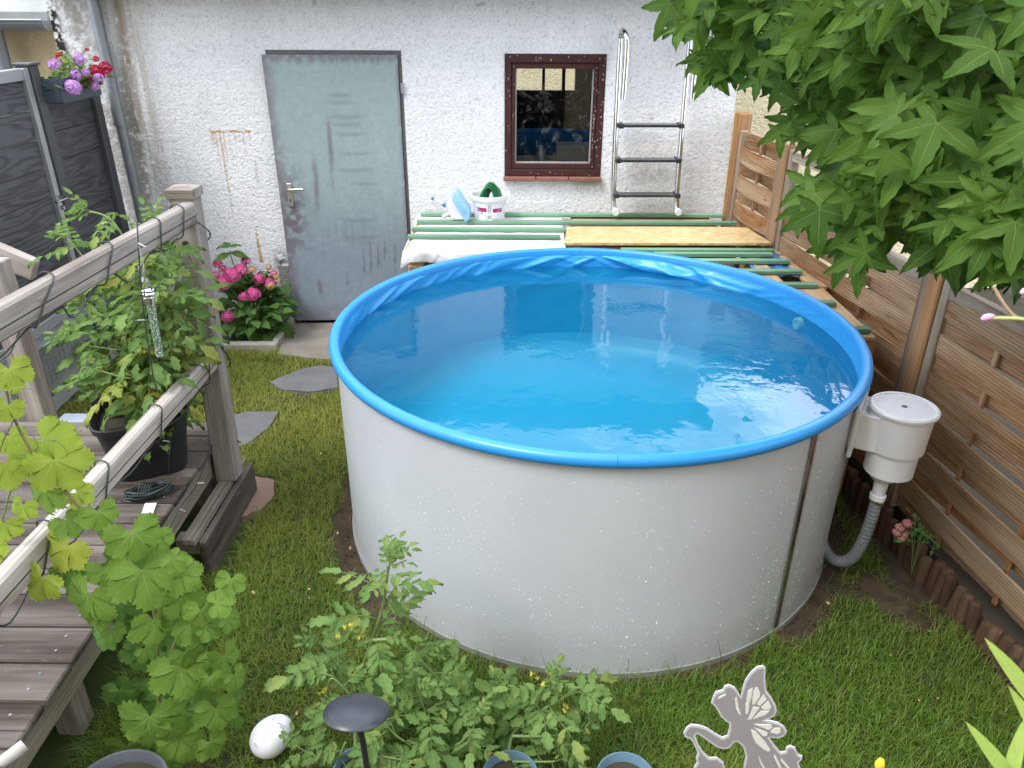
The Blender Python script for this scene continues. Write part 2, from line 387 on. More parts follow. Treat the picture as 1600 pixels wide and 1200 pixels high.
blend(1.0*(X > -1.665)*(X < -1.55)*(Zz < .44)*sst(.25, .35, sp+.2), (.25, .24, .215))
blend(.8*(X > -1.83)*(X < -1.665)*(Zz < .36)*(Zz > .1), (.50, .40, .24))
rn = .006*(fbm(X*30, X*0, 26)-.5)
rl = ((np.abs(Zz-1.352-rn) < .007)*(X > -1.985)*(X < -1.72)*sst(.25, .5, fbm(X*45, Zz*45, 27)))
for cx, ln, w, s in ((-1.978, .10, .012, .7), (-1.955, .30, .006, .8), (-1.925, .62, .008, .8), (-1.905, .2, .006, .7), (-1.87, .24, .004, .7), (-1.83, .12, .004, .55), (-1.80, .06, .004, .5), (-1.775, .18, .005, .7), (-1.735, .05, .005, .6)):
    wob = cx+.006*(fbm(Zz*18, Zz*0+cx*50, 28)-.5)
    rl = rl+(np.abs(X-wob) < w)*(Zz < 1.352)*np.clip((Zz-1.352+ln)/ln, 0, 1)**.6*s*(.5+.7*sp)
rl = rl+.9*(np.abs(X+1.72-.02*(sp-.5)) < .012)*(Zz < 1.17)*(Zz > 1.0)*.35
rl = rl+(np.abs(X+1.782-.03*(.72-Zz)) < .013*(.25+(.72-Zz)*3.2))*(Zz < .72)*(Zz > .46)*.95*sst(.3, .5, sp+.12)
blend(.82*np.clip(rl, 0, 1), (.46, .23, .055))
blend(.5*np.exp(-((X-.95)/.22)**2)*np.exp(-((Zz-1.30)/.07)**2)*sst(.4, .65, lo), (.60, .50, .42))
blend(.45*np.exp(-((X-.90)/.28)**2)*np.exp(-((Zz-1.10)/.10)**2)*sst(.35, .6, sp), (.45, .42, .36))
blend(.5*np.exp(-((X-.52)/.10)**2)*np.exp(-((Zz-1.03)/.035)**2)*sst(.4, .6, sp), (.22, .20, .10))
blend(.6*sst(.93, 1.0, vnoise(X*9, Zz*9, 31))*sst(.4, .7, sp), (.25, .24, .23))
keep = ~(((X > DX0)&(X < DX1)&(Zz > DZ0-.2)&(Zz < DZ1)) | ((X > WX0)&(X < WX1)&(Zz > WZ0-.03)&(Zz < WZ1)))
idx = np.arange(X.size).reshape(X.shape); q = np.stack([idx[:-1, :-1], idx[:-1, 1:], idx[1:, 1:], idx[1:, :-1]], -1)
kq = keep[:-1, :-1] & keep[1:, 1:] & keep[1:, :-1] & keep[:-1, 1:]
off = np.array(shed.location)
me = raw_mesh(bpy.data.meshes.new('wall'), P.reshape(-1, 3)-off, q[kq], cols=np.concatenate([colr, np.ones_like(colr[..., :1])], -1).reshape(-1, 4))
M['roughcast'] = tintmat('rough cast render', .9, .8, 170, .005, .2)
link('wall', me, M['roughcast'], shed)
M['renderplain'] = pmat('plain white render', (.72, .72, .72), (.62, .62, .61), 9, .9, bump=.6, bscale=90)
b = MB()
for x0, x1, z0, z1 in ((DX0-.012, DX0+.002, -.04, DZ1), (DX1-.002, DX1+.012, -.04, DZ1), (WX0-.012, WX0+.002, WZ0-.03, WZ1), (WX1-.002, WX1+.012, WZ0-.03, WZ1)):
    b.span((x0, WALLY+.006, z0), (x1, WALLY+.16, z1))
for x0, x1, z0, z1 in ((DX0, DX1, DZ1-.002, DZ1+.012), (WX0, WX1, WZ1-.002, WZ1+.012), (WX0, WX1, WZ0-.04, WZ0-.03)):
    b.span((x0, WALLY+.006, z0), (x1, WALLY+.16, z1))
b.build('reveal', M['renderplain'], shed)
b = MB(); b.span((SX0, WALLY+.02, -.04), (SX0+.16, 7.55, STOP+.03)); b.span((SX1-.16, WALLY+.02, -.04), (SX1, 7.55, STOP+.03)); b.build('side_wall', M['renderplain'], shed)
M['dark_room'] = pmat('dusty dark interior', (.045, .042, .04), (.06, .055, .05), 4, .9, bump=.4)
b = MB(); YB = 7.45
ST2 = 2.325; b.span((SX0+.16, YB, 0), (.02, YB+.1, ST2)); b.span((.56, YB, 0), (SX1-.16, YB+.1, ST2)); b.span((.02, YB, 0), (.56, YB+.1, 1.40)); b.span((.02, YB, 1.78), (.56, YB+.1, ST2))
b.span((SX0+.17, WALLY+.2, -.02), (SX1-.17, YB-.002, .02))
b.build('inner_wall', M['dark_room'], shed)
b = MB(); b.span((.26, YB+.02, 1.40), (.285, YB+.06, 1.78)); b.span((.44, YB+.02, 1.40), (.47, YB+.06, 1.78)); b.build('rear_window_bars', M['dark_room'], shed)
# roof, gutter, downpipe
M['roofing'] = pmat('dark roofing felt', (.05, .05, .052), (.075, .072, .07), 6, .85, bump=.4)
b = MB(); vs = [(SX0-.05, 5.03, 2.285), (SX1+.05, 5.03, 2.285), (SX1+.05, 7.6, 2.34), (SX0-.05, 7.6, 2.34)]
b.add(vs+[(x, y, z+.05) for x, y, z in vs], [(3, 2, 1, 0), (4, 5, 6, 7), (0, 1, 5, 4), (1, 2, 6, 5), (2, 3, 7, 6), (3, 0, 4, 7)]); b.build('roof', M['roofing'], shed)
b = MB(); prof = [(.055*math.cos(a), .055*math.sin(a)) for a in np.linspace(PI, 2*PI, 12)]
for k in range(11):
    (y0, z0), (y1, z1) = prof[k], prof[k+1]
    b.add([(SX0-.06, 4.965+y0, 2.318+z0), (SX1+.06, 4.965+y0, 2.318+z0), (SX1+.06, 4.965+y1, 2.318+z1), (SX0-.06, 4.965+y1, 2.318+z1)], [(0, 1, 2, 3)])
b.build('roof_gutter', M['zinc'], shed)
dpY = WALLY-.055; d0 = atY(145, 0, dpY); d1 = atY(218, 325, dpY)
dp = MB().tube([(d0.x, 4.97, 2.28), (d0.x, 5.06, 2.22), d0+Vector((0, 0, .08)), d0, d1, (d1.x+.004, dpY, .03)], .034, 16).build('downpipe', M['zinc'], shed, smooth=True)
cl = atY(187, 190, dpY)
MB().tube([cl+Vector((0, 0, .09)), cl+Vector((0, 0, .0))], .0375, 16).tube([cl+Vector((0, 0, -.005)), cl+Vector((0, 0, -.02))], .043, 16).build('pipe_socket', M['zinc'], dp, smooth=True)
# door
MB().span((DX0, WALLY+.004, DZ1-.032), (DX1, WALLY+.05, DZ1)).span((DX1-.022, WALLY+.004, -.02), (DX1, WALLY+.05, DZ1-.034)).span((DX0, WALLY+.02, -.02), (DX0+.02, WALLY+.06, DZ1-.034)).build('door_frame', pmat('door frame steel', (.135, .13, .135), (.10, .095, .10), 14, .6, .2, bump=.2), shed, bevel=.002)
xs = np.linspace(0, 1, 100); zs = np.linspace(0, 1, 210); U, V = np.meshgrid(xs, zs)
dl = Vector((DX0-.012, WALLY-.045, .045)); dr = Vector((DX1-.022, WALLY-.006, .045)); dh = 1.775
P = np.stack([dl.x+(dr.x-dl.x)*U, dl.y+(dr.y-dl.y)*U+.002*(fbm(U*5, V*9, 41)-.5), .045+dh*V], -1)
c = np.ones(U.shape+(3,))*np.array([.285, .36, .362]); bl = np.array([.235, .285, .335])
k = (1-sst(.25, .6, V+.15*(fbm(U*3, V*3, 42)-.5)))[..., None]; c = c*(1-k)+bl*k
def dmix(mask, col, c):
    k = np.clip(mask, 0, 1)[..., None]; return c*(1-k)+np.array(col)*k
n1 = fbm(U*22, V*40, 43); n2 = fbm(U*60, V*8, 44); n3 = fbm(U*9, V*18, 45)
edge = np.maximum.reduce([1-sst(.0, .10, U+.05*(n3-.5)), sst(.97, 1.0, U), (1-sst(.0, .10, V))*.9, sst(.965, .99, V+.03*(n2-.5))])
c = dmix(.75*edge*sst(.3, .6, n1+.15), (.17, .14, .165), c)
lock = np.exp(-((U-.08)/.12)**2-((V-.43)/.16)**2); c = dmix(1.1*lock*sst(.35, .6, n1), (.15, .125, .15), c)
for cu, cv, w, h, s in ((.44, .70, .016, .08, .8), (.30, .57, .02, .07, .7), (.43, .60, .012, .10, .4), (.29, .50, .015, .05, .6), (.24, .14, .02, .03, .9)):
    c = dmix(s*np.exp(-((U-cu)/w)**4-((V-cv)/h)**4)*sst(.25, .5, n1+.1), (.17, .15, .175), c)
for cu, cv, w, h in ((.55, .865, .08, .008), (.55, .84, .11, .006), (.58, .79, .14, .009), (.58, .765, .12, .007), (.60, .73, .12, .006), (.62, .66, .13, .006), (.62, .60, .15, .007), (.68, .55, .10, .006), (.60, .41, .16, .008), (.62, .345, .16, .006), (.6, .335, .14, .005), (.63, .32, .12, .005)):
    c = dmix(.5*np.exp(-((U-cu)/w)**4-((V-cv-.25*(U-cu)**2)/h)**2), (.16, .20, .215), c)
c = dmix(.30*sst(.6, .8, n2)*(V < .45), (.17, .18, .22), c); c = dmix(.28*sst(.62, .85, fbm(U*50, V*3, 46))*(V > .5), (.36, .45, .42), c)
for cu, ln, v0 in ((.62, .10, .2), (.68, .12, .21), (.74, .09, .22), (.80, .08, .25), (.47, .06, .15), (.88, .12, .2)):
    c = dmix(.6*(np.abs(U-cu-.08*(V-v0)) < .006)*(V > v0)*(V < v0+ln), (.10, .11, .15), c)
c = c*(.92+.16*fbm(U*30, V*60, 47))[..., None]
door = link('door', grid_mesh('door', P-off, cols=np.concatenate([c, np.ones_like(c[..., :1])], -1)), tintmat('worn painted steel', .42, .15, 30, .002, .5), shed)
b = MB()
for a, e in (((dl.x, dl.y, .045), (dl.x, dl.y+.04, .045+dh)),):
    b.add([(dl.x, dl.y, .045), (dl.x, dl.y+.035, .045), (dl.x, dl.y+.035, .045+dh), (dl.x, dl.y, .045+dh)], [(0, 1, 2, 3)])
    b.add([(dl.x, dl.y, .045+dh), (dl.x, dl.y+.035, .045+dh), (dr.x, dr.y+.035, .045+dh), (dr.x, dr.y, .045+dh)], [(0, 1, 2, 3)])
    b.add([(dl.x, dl.y, .045), (dl.x, dl.y+.035, .045), (dr.x, dr.y+.035, .045), (dr.x, dr.y, .045)], [(3, 2, 1, 0)])
b.build('door_edge', pmat('worn door edge', (.15, .15, .165), (.11, .105, .12), 20, .6), door)
hp = atY(453, 305, WALLY-.05)
M['handle'] = pmat('pale worn handle metal', (.55, .53, .46), (.45, .43, .38), 20, .35, .7)
MB().box((hp.x, dl.y-.002, hp.z), (.034, .008, .155)).build('handle_plate', M['handle'], door, bevel=.003)
MB().tube([(hp.x, dl.y, hp.z+.045), (hp.x, dl.y-.045, hp.z+.045), (hp.x+.012, dl.y-.055, hp.z+.046), (hp.x+.105, dl.y-.055, hp.z+.05)], .0085, 8).build('handle', M['handle'], door, smooth=True)
MB().box((hp.x, dl.y-.007, hp.z-.035), (.007, .003, .018)).build('keyhole', M['black'], door)
hz = atY(628, 138, WALLY-.02)
MB().tube([(DX1-.002, WALLY-.012, hz.z-.03), (DX1-.002, WALLY-.012, hz.z+.03)], .011, 8).build('hinge', M['alu'], door, smooth=True)
# window
wf = MB(); fy0, fy1 = WALLY-.004, WALLY+.06
wf.span((WX0, fy0, WZ1-.052), (WX1, fy1, WZ1)).span((WX0, fy0, WZ0), (WX1, fy1, WZ0+.042)).span((WX0, fy0, WZ0+.042), (WX0+.040, fy1, WZ1-.052)).span((WX1-.045, fy0, WZ0+.042), (WX1, fy1, WZ1-.052))
window = wf.build('window', M['browntrim'], shed, bevel=.002)
ix0, ix1, iz0, iz1 = WX0+.042, WX1-.047, WZ0+.044, WZ1-.054; w = .034
s = MB(); s.span((ix0, fy0+.012, iz1-w), (ix1, fy1+.01, iz1)).span((ix0, fy0+.012, iz0), (ix1, fy1+.01, iz0+w)).span((ix0, fy0+.012, iz0+w), (ix0+w-.008, fy1+.01, iz1-w)).span((ix1-w+.008, fy0+.012, iz0+w), (ix1, fy1+.01, iz1-w))
s.build('sash', M['browntrim'], window, bevel=.002)
M['putty'] = pmat('old white putty', (.50, .48, .44), (.34, .32, .29), 60, .8, bump=.5)
pu = MB(); px0, px1, pz0, pz1 = ix0+w-.008, ix1-w+.008, iz0+w, iz1-w; e = .008
pu.span((px0, fy0+.03, pz0), (px1, fy0+.04, pz0+e*1.2)).span((px0, fy0+.03, pz0+e), (px0+e, fy0+.04, pz1)).span((px1-e, fy0+.03, pz0+e), (px1, fy0+.04, pz1)); pu.build('putty', M['putty'], window)
# flakes of pale undercoat where the paint has gone
fl = MB()
for i in range(110):
    side = random.choice('LLRRRRTB'); sz = random.uniform(.0015, .005)
    x = {'L': WX0+random.choice((random.uniform(.003, .036), random.gauss(.056, .006))), 'R': WX1-random.choice((random.uniform(.004, .04), random.gauss(.06, .006)))}.get(side, random.uniform(WX0+.03, WX1-.03))
    z = {'T': WZ1-random.uniform(.01, .045), 'B': WZ0+random.uniform(.005, .035)}.get(side, WZ0+random.random()**.8*.72+.02)
    inner = (x > WX0+.041 and x < WX1-.046) and side in 'LR'; y = (fy0+.012 if inner else fy0)-.0007
    a = random.uniform(0, PI); k = random.uniform(.3, .9)
    fl.add([(x+sz*math.cos(a+t)*(k if j % 2 else 1), y, z+1.7*sz*math.sin(a+t)*(k if j % 2 else 1)) for j, t in enumerate(np.linspace(0, 2*PI, 6)[:-1])], [(4, 3, 2, 1, 0)])
tag(fl.build('flaked_paint', M['putty'], window), kind='stuff')
gt = NT('old window glass'); gl = gt.n('ShaderNodeBsdfGlossy'); gl.inputs['Roughness'].default_value = .02; tr = gt.n('ShaderNodeBsdfTransparent'); tr.inputs[0].default_value = (.86, .87, .86, 1)
fr = gt.n('ShaderNodeFresnel'); fr.inputs['IOR'].default_value = 1.42; ms = gt.n('ShaderNodeMixShader')
sm = gt.noise(gt.coord((1, 1, 1), False), 9, 6, .7, 2.5); dirt = gt.ramp(sm, (.52, 0.0), (.72, .22)); df = gt.n('ShaderNodeBsdfDiffuse'); df.inputs[0].default_value = (.35, .34, .32, 1)
ms2 = gt.n('ShaderNodeMixShader'); gt.l(fr.outputs[0], ms.inputs[0]); gt.l(tr.outputs[0], ms.inputs[1]); gt.l(gl.outputs[0], ms.inputs[2])
gt.l(dirt, ms2.inputs[0]); gt.l(ms.outputs[0], ms2.inputs[1]); gt.l(df.outputs[0], ms2.inputs[2]); gt.l(ms2.outputs[0], gt.out.inputs[0]); M['glass'] = gt.m
MB().span((px0+.002, fy0+.044, pz0+.002), (px1-.002, fy0+.048, pz1-.002)).build('pane', M['glass'], window)
M['tile'] = pmat('red sill tile', (.27, .115, .075), (.20, .09, .065), 15, .7, bump=.4)
for k in range(3):
    x0 = WX0-.008+k*.219; MB().span((x0, WALLY-.045, WZ0-.028), (x0+.215, WALLY+.03, WZ0-.003)).build('sill_tile', M['tile'], window, bevel=.004)
# what stands inside, behind the pane
bx = atY(870, 225, 5.55); bx2 = atY(921, 249, 5.55)
MB().span((-.4, 5.38, bx2.z-.03), (.9, 5.72, bx2.z-.005)).build('inner_shelf', M['pallet'], shed)
box = MB().span((bx.x, 5.5, bx2.z), (bx2.x, 5.66, bx.z)).build('storage_box', pmat('cream cardboard', (.42, .37, .25), (.36, .31, .2), 8, .8), None, org=((bx.x+bx2.x)/2, 5.58, bx2.z))
tag(box, 'cream storage box standing inside the shed behind the brown window', 'box')
cn_ = atY(845, 240, 5.5); t = MB().lathe([(.001, 0), (.03, 0), (.034, .05), (.022, .08), (.012, .10), (.001, .10)], (cn_.x, 5.5, bx2.z), 12).build('oil_can', M['alu'], None, smooth=True, org=(cn_.x, 5.5, bx2.z))
tag(t, 'small pale can inside the shed window to the left of the cream box', 'can')

# ---- neighbouring houses
M['cream'] = pmat('cream render', (.62, .51, .32), (.55, .45, .28), 3, .9, bump=.9, bscale=70, bdist=.012)
M['cream2'] = pmat('pale yellow render', (.80, .70, .47), (.72, .63, .42), 3, .9, bump=1, bscale=45, bdist=.02)
M['cement'] = pmat('grey weathered roof sheet', (.22, .23, .21), (.33, .34, .33), 5, .85, bump=.2)
nl = thing('neighbour_house', (-4.2, 5.8, 0), 'cream rendered house with a grey roof edge and gutter at far left', 'house')
MB().span((-6.5, 5.74, -.05), (-2.92, 8, 2.2)).build('wall', M['cream'], nl)
b = MB(); vs = [(-6.6, 5.52, 2.0), (-3.03, 5.52, 2.0), (-3.03, 8.0, 3.4), (-6.6, 8.0, 3.4)]
b.add(vs+[(x, y, z+.05) for x, y, z in vs], [(3, 2, 1, 0), (4, 5, 6, 7), (0, 1, 5, 4), (1, 2, 6, 5), (2, 3, 7, 6), (3, 0, 4, 7)]); b.build('roof', M['cement'], nl)
g0 = atY(75, 40, 5.46); b = MB(); prof = [(.06*math.cos(a), .06*math.sin(a)) for a in np.linspace(PI, 2*PI, 10)]
b.add([(x, 5.46+y, g0.z+.03+z) for x in (-6.6, g0.x) for y, z in prof], [(k, k+1, 11+k, 10+k) for k in range(9)]+[tuple(range(10, 20))])
b.tube([(-6.6, 5.40, g0.z+.032), (g0.x, 5.40, g0.z+.032)], .008, 6); b.build('gutter', M['zinc'], nl)
g1 = atY(4, 90, 5.6); MB().tube([(g1.x, 5.6, 2.0), (g1.x, 5.6, .0)], .045, 12).build('downpipe', M['zinc'], nl, smooth=True)
nr = thing('neighbour_house', (3.0, 6.3, 0), 'pale yellow rendered house behind the wooden fence on the right', 'house')
MB().span((1.47, 6.25, -.05), (6, 9, 2.35)).build('wall', M['cream2'], nr)
MB().span((1.40, 6.05, 2.35), (6.1, 9.1, 2.47)).build('roof', M['roofing'], nr)
gr = MB(); c0 = atY(1262, 128, 6.2)
for k in range(-2, 3):
    gr.tube([(c0.x+k*.085, 6.2, c0.z-.35), (c0.x+k*.085, 6.2, c0.z+.30)], .006, 6)
    gr.tube([(c0.x+k*.085+.035+.030*math.cos(a)*(1-a/9), 6.2, c0.z+.02+.030*math.sin(a)*(1-a/9)) for a in np.linspace(0, 7, 20)], .005, 5)
gr.build('window_grille', M['black'], nr, smooth=True)
b = MB(); b.span((-4, 10.5, -.05), (4.5, 10.6, 2.2)); tag(b.build('rear_wall', M['cream2'], None, org=(0, 10.55, 0)), 'cream wall glimpsed through the shed window beyond its dark room', 'wall')

# ---- the house the photograph is taken from: it only shows as a reflection in pane and pool
nh = thing('house', (0, -3.2, 0), 'cream house with dark tiled roof standing behind the camera, facing the shed', 'house')
MB().span((-6, -9, -.05), (6, -3.0, 4.6)).build('wall', M['cream'], nh)
b = MB(); vs = [(-6.4, -2.6, 4.5), (6.4, -2.6, 4.5), (6.4, -6.2, 8.0), (-6.4, -6.2, 8.0), (6.4, -9.6, 4.5), (-6.4, -9.6, 4.5)]
b.add(vs, [(0, 1, 2, 3), (3, 2, 4, 5), (0, 3, 5), (1, 4, 2), (0, 5, 4, 1)]); b.build('roof', pmat('dark brown roof tiles', (.05, .035, .03), (.07, .05, .042), 12, .8, bump=.5), nh)
for x in (-3.4, .1, 2.6): MB().span((x-.75, -2.998, .15), (x+.75, -2.975, 1.95)).build('terrace_door', pmat('dark door glass', (.015, .016, .018), (.022, .022, .024), 4, .12), nh)
# ---- paving
M['concrete'] = pmat('old concrete', (.17, .145, .115), (.23, .205, .17), 7, .95, bump=.6, bscale=60)
slab = [(-1.56, 4.66), (-1.36, 4.60), (-1.15, 4.57), (-.72, 4.50), (-.70, 5.22), (-1.60, 5.22), (-1.615, 4.95)]
b = MB(); b.prism(slab, Matrix.Translation((0, 0, -.03)), .048); tag(b.build('path', M['concrete']), kind='structure')
ed = thing('bed_edging', (-1.62, 4.75, 0), 'pale concrete edging around the slate chip bed left of the door', 'edging')
M['edge'] = pmat('pale edging concrete', (.36, .33, .28), (.27, .25, .21), 12, .95, bump=.6)
plank('edge_stone', (-2.62, 4.76, .015), (-2.08, 4.755, .015), .06, .08, M['edge'], ed, bevel=.008); plank('edge_stone', (-2.07, 4.755, .015), (-1.585, 4.755, .018), .06, .08, M['edge'], ed, bevel=.008)
plank('edge_stone', (-1.607, 4.79, .025), (-1.607, 5.22, .025), .045, .08, M['edge'], ed, bevel=.008)
# slate chips
ch = MB(); M['slate'] = pmat('dark slate', (.055, .06, .075), (.085, .09, .105), 25, .55, bump=.3)
for i in range(1500):
    x = random.uniform(-2.5, -1.64); y = random.uniform(4.79, 5.21); s = random.uniform(.014, .034); z = .015+random.uniform(0, .022)
    R = Euler((random.gauss(0, .35), random.gauss(0, .35), random.uniform(0, 6.3))).to_matrix()
    pts = [(s*random.uniform(.6, 1)*math.cos(a), .55*s*random.uniform(.6, 1)*math.sin(a)) for a in np.linspace(0, 2*PI, 6)[:-1]]
    vs = [Vector((x, y, z))+R @ Vector((p, q, h)) for h in (0, .005) for p, q in pts]
    ch.add(vs, [(4, 3, 2, 1, 0), (5, 6, 7, 8, 9)]+[(k, (k+1) % 5, 5+(k+1) % 5, 5+k) for k in range(5)])
tag(ch.build('slate_chips', M['slate']), kind='stuff')
# stepping slates and a red stone
M['slate2'] = pmat('grey stepping slate', (.10, .10, .105), (.14, .138, .135), 8, .6, bump=.4, bscale=18)
def flat(name, pts, h, mat, label, cat, group=None):
    P = []
    n = len(pts)
    for i in range(n):
        a = Vector(pts[i]); c = Vector(pts[(i+1) % n])
        for t in (0, .33, .66): P.append(a.lerp(c, t)+Vector((random.uniform(-.006, .006), random.uniform(-.006, .006))))
    cx = sum(p.x for p in P)/len(P); cy = sum(p.y for p in P)/len(P)
    o = MB().prism([(p.x-cx, p.y-cy) for p in P], Matrix.Translation((cx, cy, -.02)), h+.02).build(name, mat, None, org=(cx, cy, 0), bevel=.003)
    tag(o, label, cat, group)
px = lambda L, z=.02: [tuple(atZ(u, v, z).xy) for u, v in L]
flat('stepping_slate', px([(422, 597), (440, 608), (480, 612), (528, 606), (527, 574), (500, 571), (470, 577), (445, 586)]), .022, M['slate2'], 'grey stepping slate in the lawn in front of the concrete by the door', 'paving slab', 'stepping slates in the lawn')
flat('stepping_slate', px([(352, 652), (385, 643), (436, 644), (420, 668), (390, 692), (360, 700), (340, 680)]), .022, M['slate2'], 'grey stepping slate right beside the post of the wooden deck', 'paving slab', 'stepping slates in the lawn')
flat('garden_stone', px([(365, 760), (400, 745), (428, 752), (430, 775), (405, 800), (370, 812), (345, 800)]), .03, pmat('reddish stone', (.27, .16, .12), (.20, .13, .10), 9, .9, bump=.6), 'flat reddish stone in the grass below the deck post', 'stone')
# ================================================================ THE POOL
pool = thing('swimming_pool', PC, 'round above-ground pool with pale grey steel wall and bright blue rim', 'pool')
pt = NT('pale grey coated steel'); v = pt.coord((1, 1, 1), False)
sp0 = pt.n('ShaderNodeSeparateXYZ'); pt.l(v, sp0.inputs[0]); dz_ = pt.math('ADD', sp0.outputs[2], pt.math('MULTIPLY', pt.noise(v, 9, 5, .7), -.22))
pt.set(base=pt.mix(pt.math('MULTIPLY', pt.ramp(dz_, (0.0, 1.0), (.10, 0.0)), .14), pt.mix(pt.ramp(pt.noise(v, 3, 3), (.35, 0.0), (.65, 1.0)), (.475, .495, .52), (.505, .525, .55)), (.20, .17, .12)), rough=.36, spec=.4); pt.bump(pt.noise(pt.coord((2.2, 2.2, 1.6), False), 1, 2), .22, .03)
MB().lathe([(PR-.004, -.02), (PR, -.02), (PR, .895), (PR-.004, .895)], PC, 180).build('pool_wall', pt.m, pool, smooth=True)
MB().lathe([(PR+.001, -.01), (PR+.007, -.01), (PR+.007, .016), (PR+.001, .016)], PC, 160).build('bottom_rail', pmat('grey plastic rail', (.30, .30, .29), (.24, .24, .23), 6, .5), pool, smooth=20)
M['bluerim'] = pmat('blue plastic rim', (.026, .255, .62), (.022, .235, .58), 2, .33, bump=.02)
RR = .0235
for k in range(8):
    a0 = math.radians(-91.5+45*k)+.0004; a1 = math.radians(-91.5+45*(k+1))-.0004
    prof = [(PR+.003+RR*math.cos(t)*.95, .888+RR*math.sin(t)) for t in np.linspace(-2.3, 2.6, 17)]+[(PR-.016, .872)]
    b = MB().lathe(prof, PC, 40, None, a0, a1)
    for aa in (a0, a1): b.add([PC+Vector((r*math.cos(aa), r*math.sin(aa), z)) for r, z in prof], [tuple(range(len(prof)))])
    b.build('rim_segment', M['bluerim'], pool, smooth=True)
# liner: hangs from the rim, sags in folds at the back, goes down to the floor
lt = NT('blue pool liner'); v = lt.coord((1, 1, 1), False)
lt.set(base=lt.mix(lt.ramp(lt.noise(v, 2.5, 4), (.35, 0.0), (.7, 1.0)), (.022, .265, .60), (.030, .295, .64)), rough=.36, spec=.5); lt.bump(lt.noise(v, 14, 3), .06, .01); M['liner'] = lt.m
FZ = .30
th = np.linspace(0, 2*PI, 721); zz = np.concatenate([np.linspace(.885, .70, 60), np.linspace(.69, FZ+.03, 14)]); TH, ZZ = np.meshgrid(th, zz)
D = np.zeros_like(TH)
folds = []
r2 = random.Random(5)
for k in range(22):                                  # short slanting creases, left half of the back
    a = math.radians(r2.uniform(84, 172)); L = r2.uniform(.10, .24); folds.append((a, r2.uniform(.86, .885), a+L, r2.uniform(.77, .82), r2.uniform(.010, .018), r2.uniform(.004, .011)))
for k in range(7):
    a = math.radians(r2.uniform(40, 100)); folds.append((a, .88, a-r2.uniform(.08, .2), r2.uniform(.78, .84), r2.uniform(.008, .015), r2.uniform(.003, .008)))
folds += [(1.42, .885, .88, .835, .020, .030), (1.20, .875, .78, .80, .020, .022), (1.36, .865, 1.02, .82, .013, .016), (.92, .845, .62, .818, .022, .020), (1.0, .885, .55, .85, .014, .012), (.74, .80, .60, .765, .02, .01)]
for a0, z0, a1, z1, w, am in folds:
    x = PR*TH; ax, bx_ = PR*a0, PR*a1; dx, dz = bx_-ax, z1-z0; t = np.clip(((x-ax)*dx+(ZZ-z0)*dz)/(dx*dx+dz*dz), 0, 1)
    sag = -.025*np.sin(PI*t)*(abs(dx) > .3); dd = np.hypot(x-(ax+t*dx), ZZ-(z0+t*dz+sag)); D = D+am*np.exp(-(dd/w)**2)*(np.sin(PI*np.clip(t*.9+.08, 0, 1))**.7)
fadetop = sst(.885, .868, ZZ); back = sst(-.15, .3, np.sin(TH))
wv = .006*(fbm(TH*9+ZZ*22, ZZ*9, 51)-.5)*2+.004*(fbm(TH*26, ZZ*14, 52)-.5)
seam = .004*np.exp(-((ZZ-.752)/.004)**2)
Rr = PR-.006-fadetop*(.006+D*back+wv*back+.002+seam*0)-(ZZ < .70)*.0
P = np.stack([PC.x+Rr*np.cos(TH), PC.y+Rr*np.sin(TH), ZZ], -1)
link('liner', grid_mesh('liner', P-np.array(PC)), M['liner'], pool)
MB().lathe([(.001, FZ), (PR-.16, FZ+.003), (PR-.10, FZ+.014), (PR-.06, FZ+.035), (PR-.03, FZ+.07), (PR-.0145, FZ+.12)], PC, 120).build('pool_floor', pmat('light blue floor liner', (.024, .262, .59), (.030, .285, .62), 3, .5, bump=.02), pool, smooth=True)
# water: still surface with faint wind ripples
wt = NT('pool water'); v = wt.coord((1, 1, 1), False); wt.t.nodes.remove(wt.p)
tr = wt.n('ShaderNodeBsdfTransparent'); tr.inputs[0].default_value = (.72, 1.0, .88, 1); df = wt.n('ShaderNodeBsdfDiffuse'); df.inputs[0].default_value = (.02, .46, .62, 1); mw = wt.n('ShaderNodeMixShader'); mw.inputs[0].default_value = .10; gl = wt.n('ShaderNodeBsdfGlossy'); gl.inputs['Roughness'].default_value = .004
patch = wt.ramp(wt.noise(v, 2.3, 2), (.40, .12), (.66, 1.0))
h = wt.math('MULTIPLY', wt.noise(wt.coord((1, 1, 1), False), 15, 3, .5, .4), patch)
h2 = wt.math('ADD', h, wt.math('MULTIPLY', wt.noise(v, 4.0, 2), .55))
bp = wt.n('ShaderNodeBump'); bp.inputs['Strength'].default_value = .21; bp.inputs['Distance'].default_value = .011; wt.l(h2, bp.inputs['Height'])
fr = wt.n('ShaderNodeFresnel'); fr.inputs['IOR'].default_value = 1.5; ms = wt.n('ShaderNodeMixShader')
for s_ in (fr, gl): wt.l(bp.outputs[0], s_.inputs['Normal'])
wt.l(fr.outputs[0], ms.inputs[0]); wt.l(tr.outputs[0], mw.inputs[1]); wt.l(df.outputs[0], mw.inputs[2]); wt.l(mw.outputs[0], ms.inputs[1]); wt.l(gl.outputs[0], ms.inputs[2]); wt.l(ms.outputs[0], wt.out.inputs[0])
wtr = MB().lathe([(.0005, WZ), (.5, WZ), (PR-.002, WZ)], PC, 120).build('water', wt.m, None, smooth=True, org=(PC.x, PC.y, WZ))
if wtr.data.polygons[0].normal.z < 0: wtr.data.flip_normals()
tag(wtr, kind='structure')
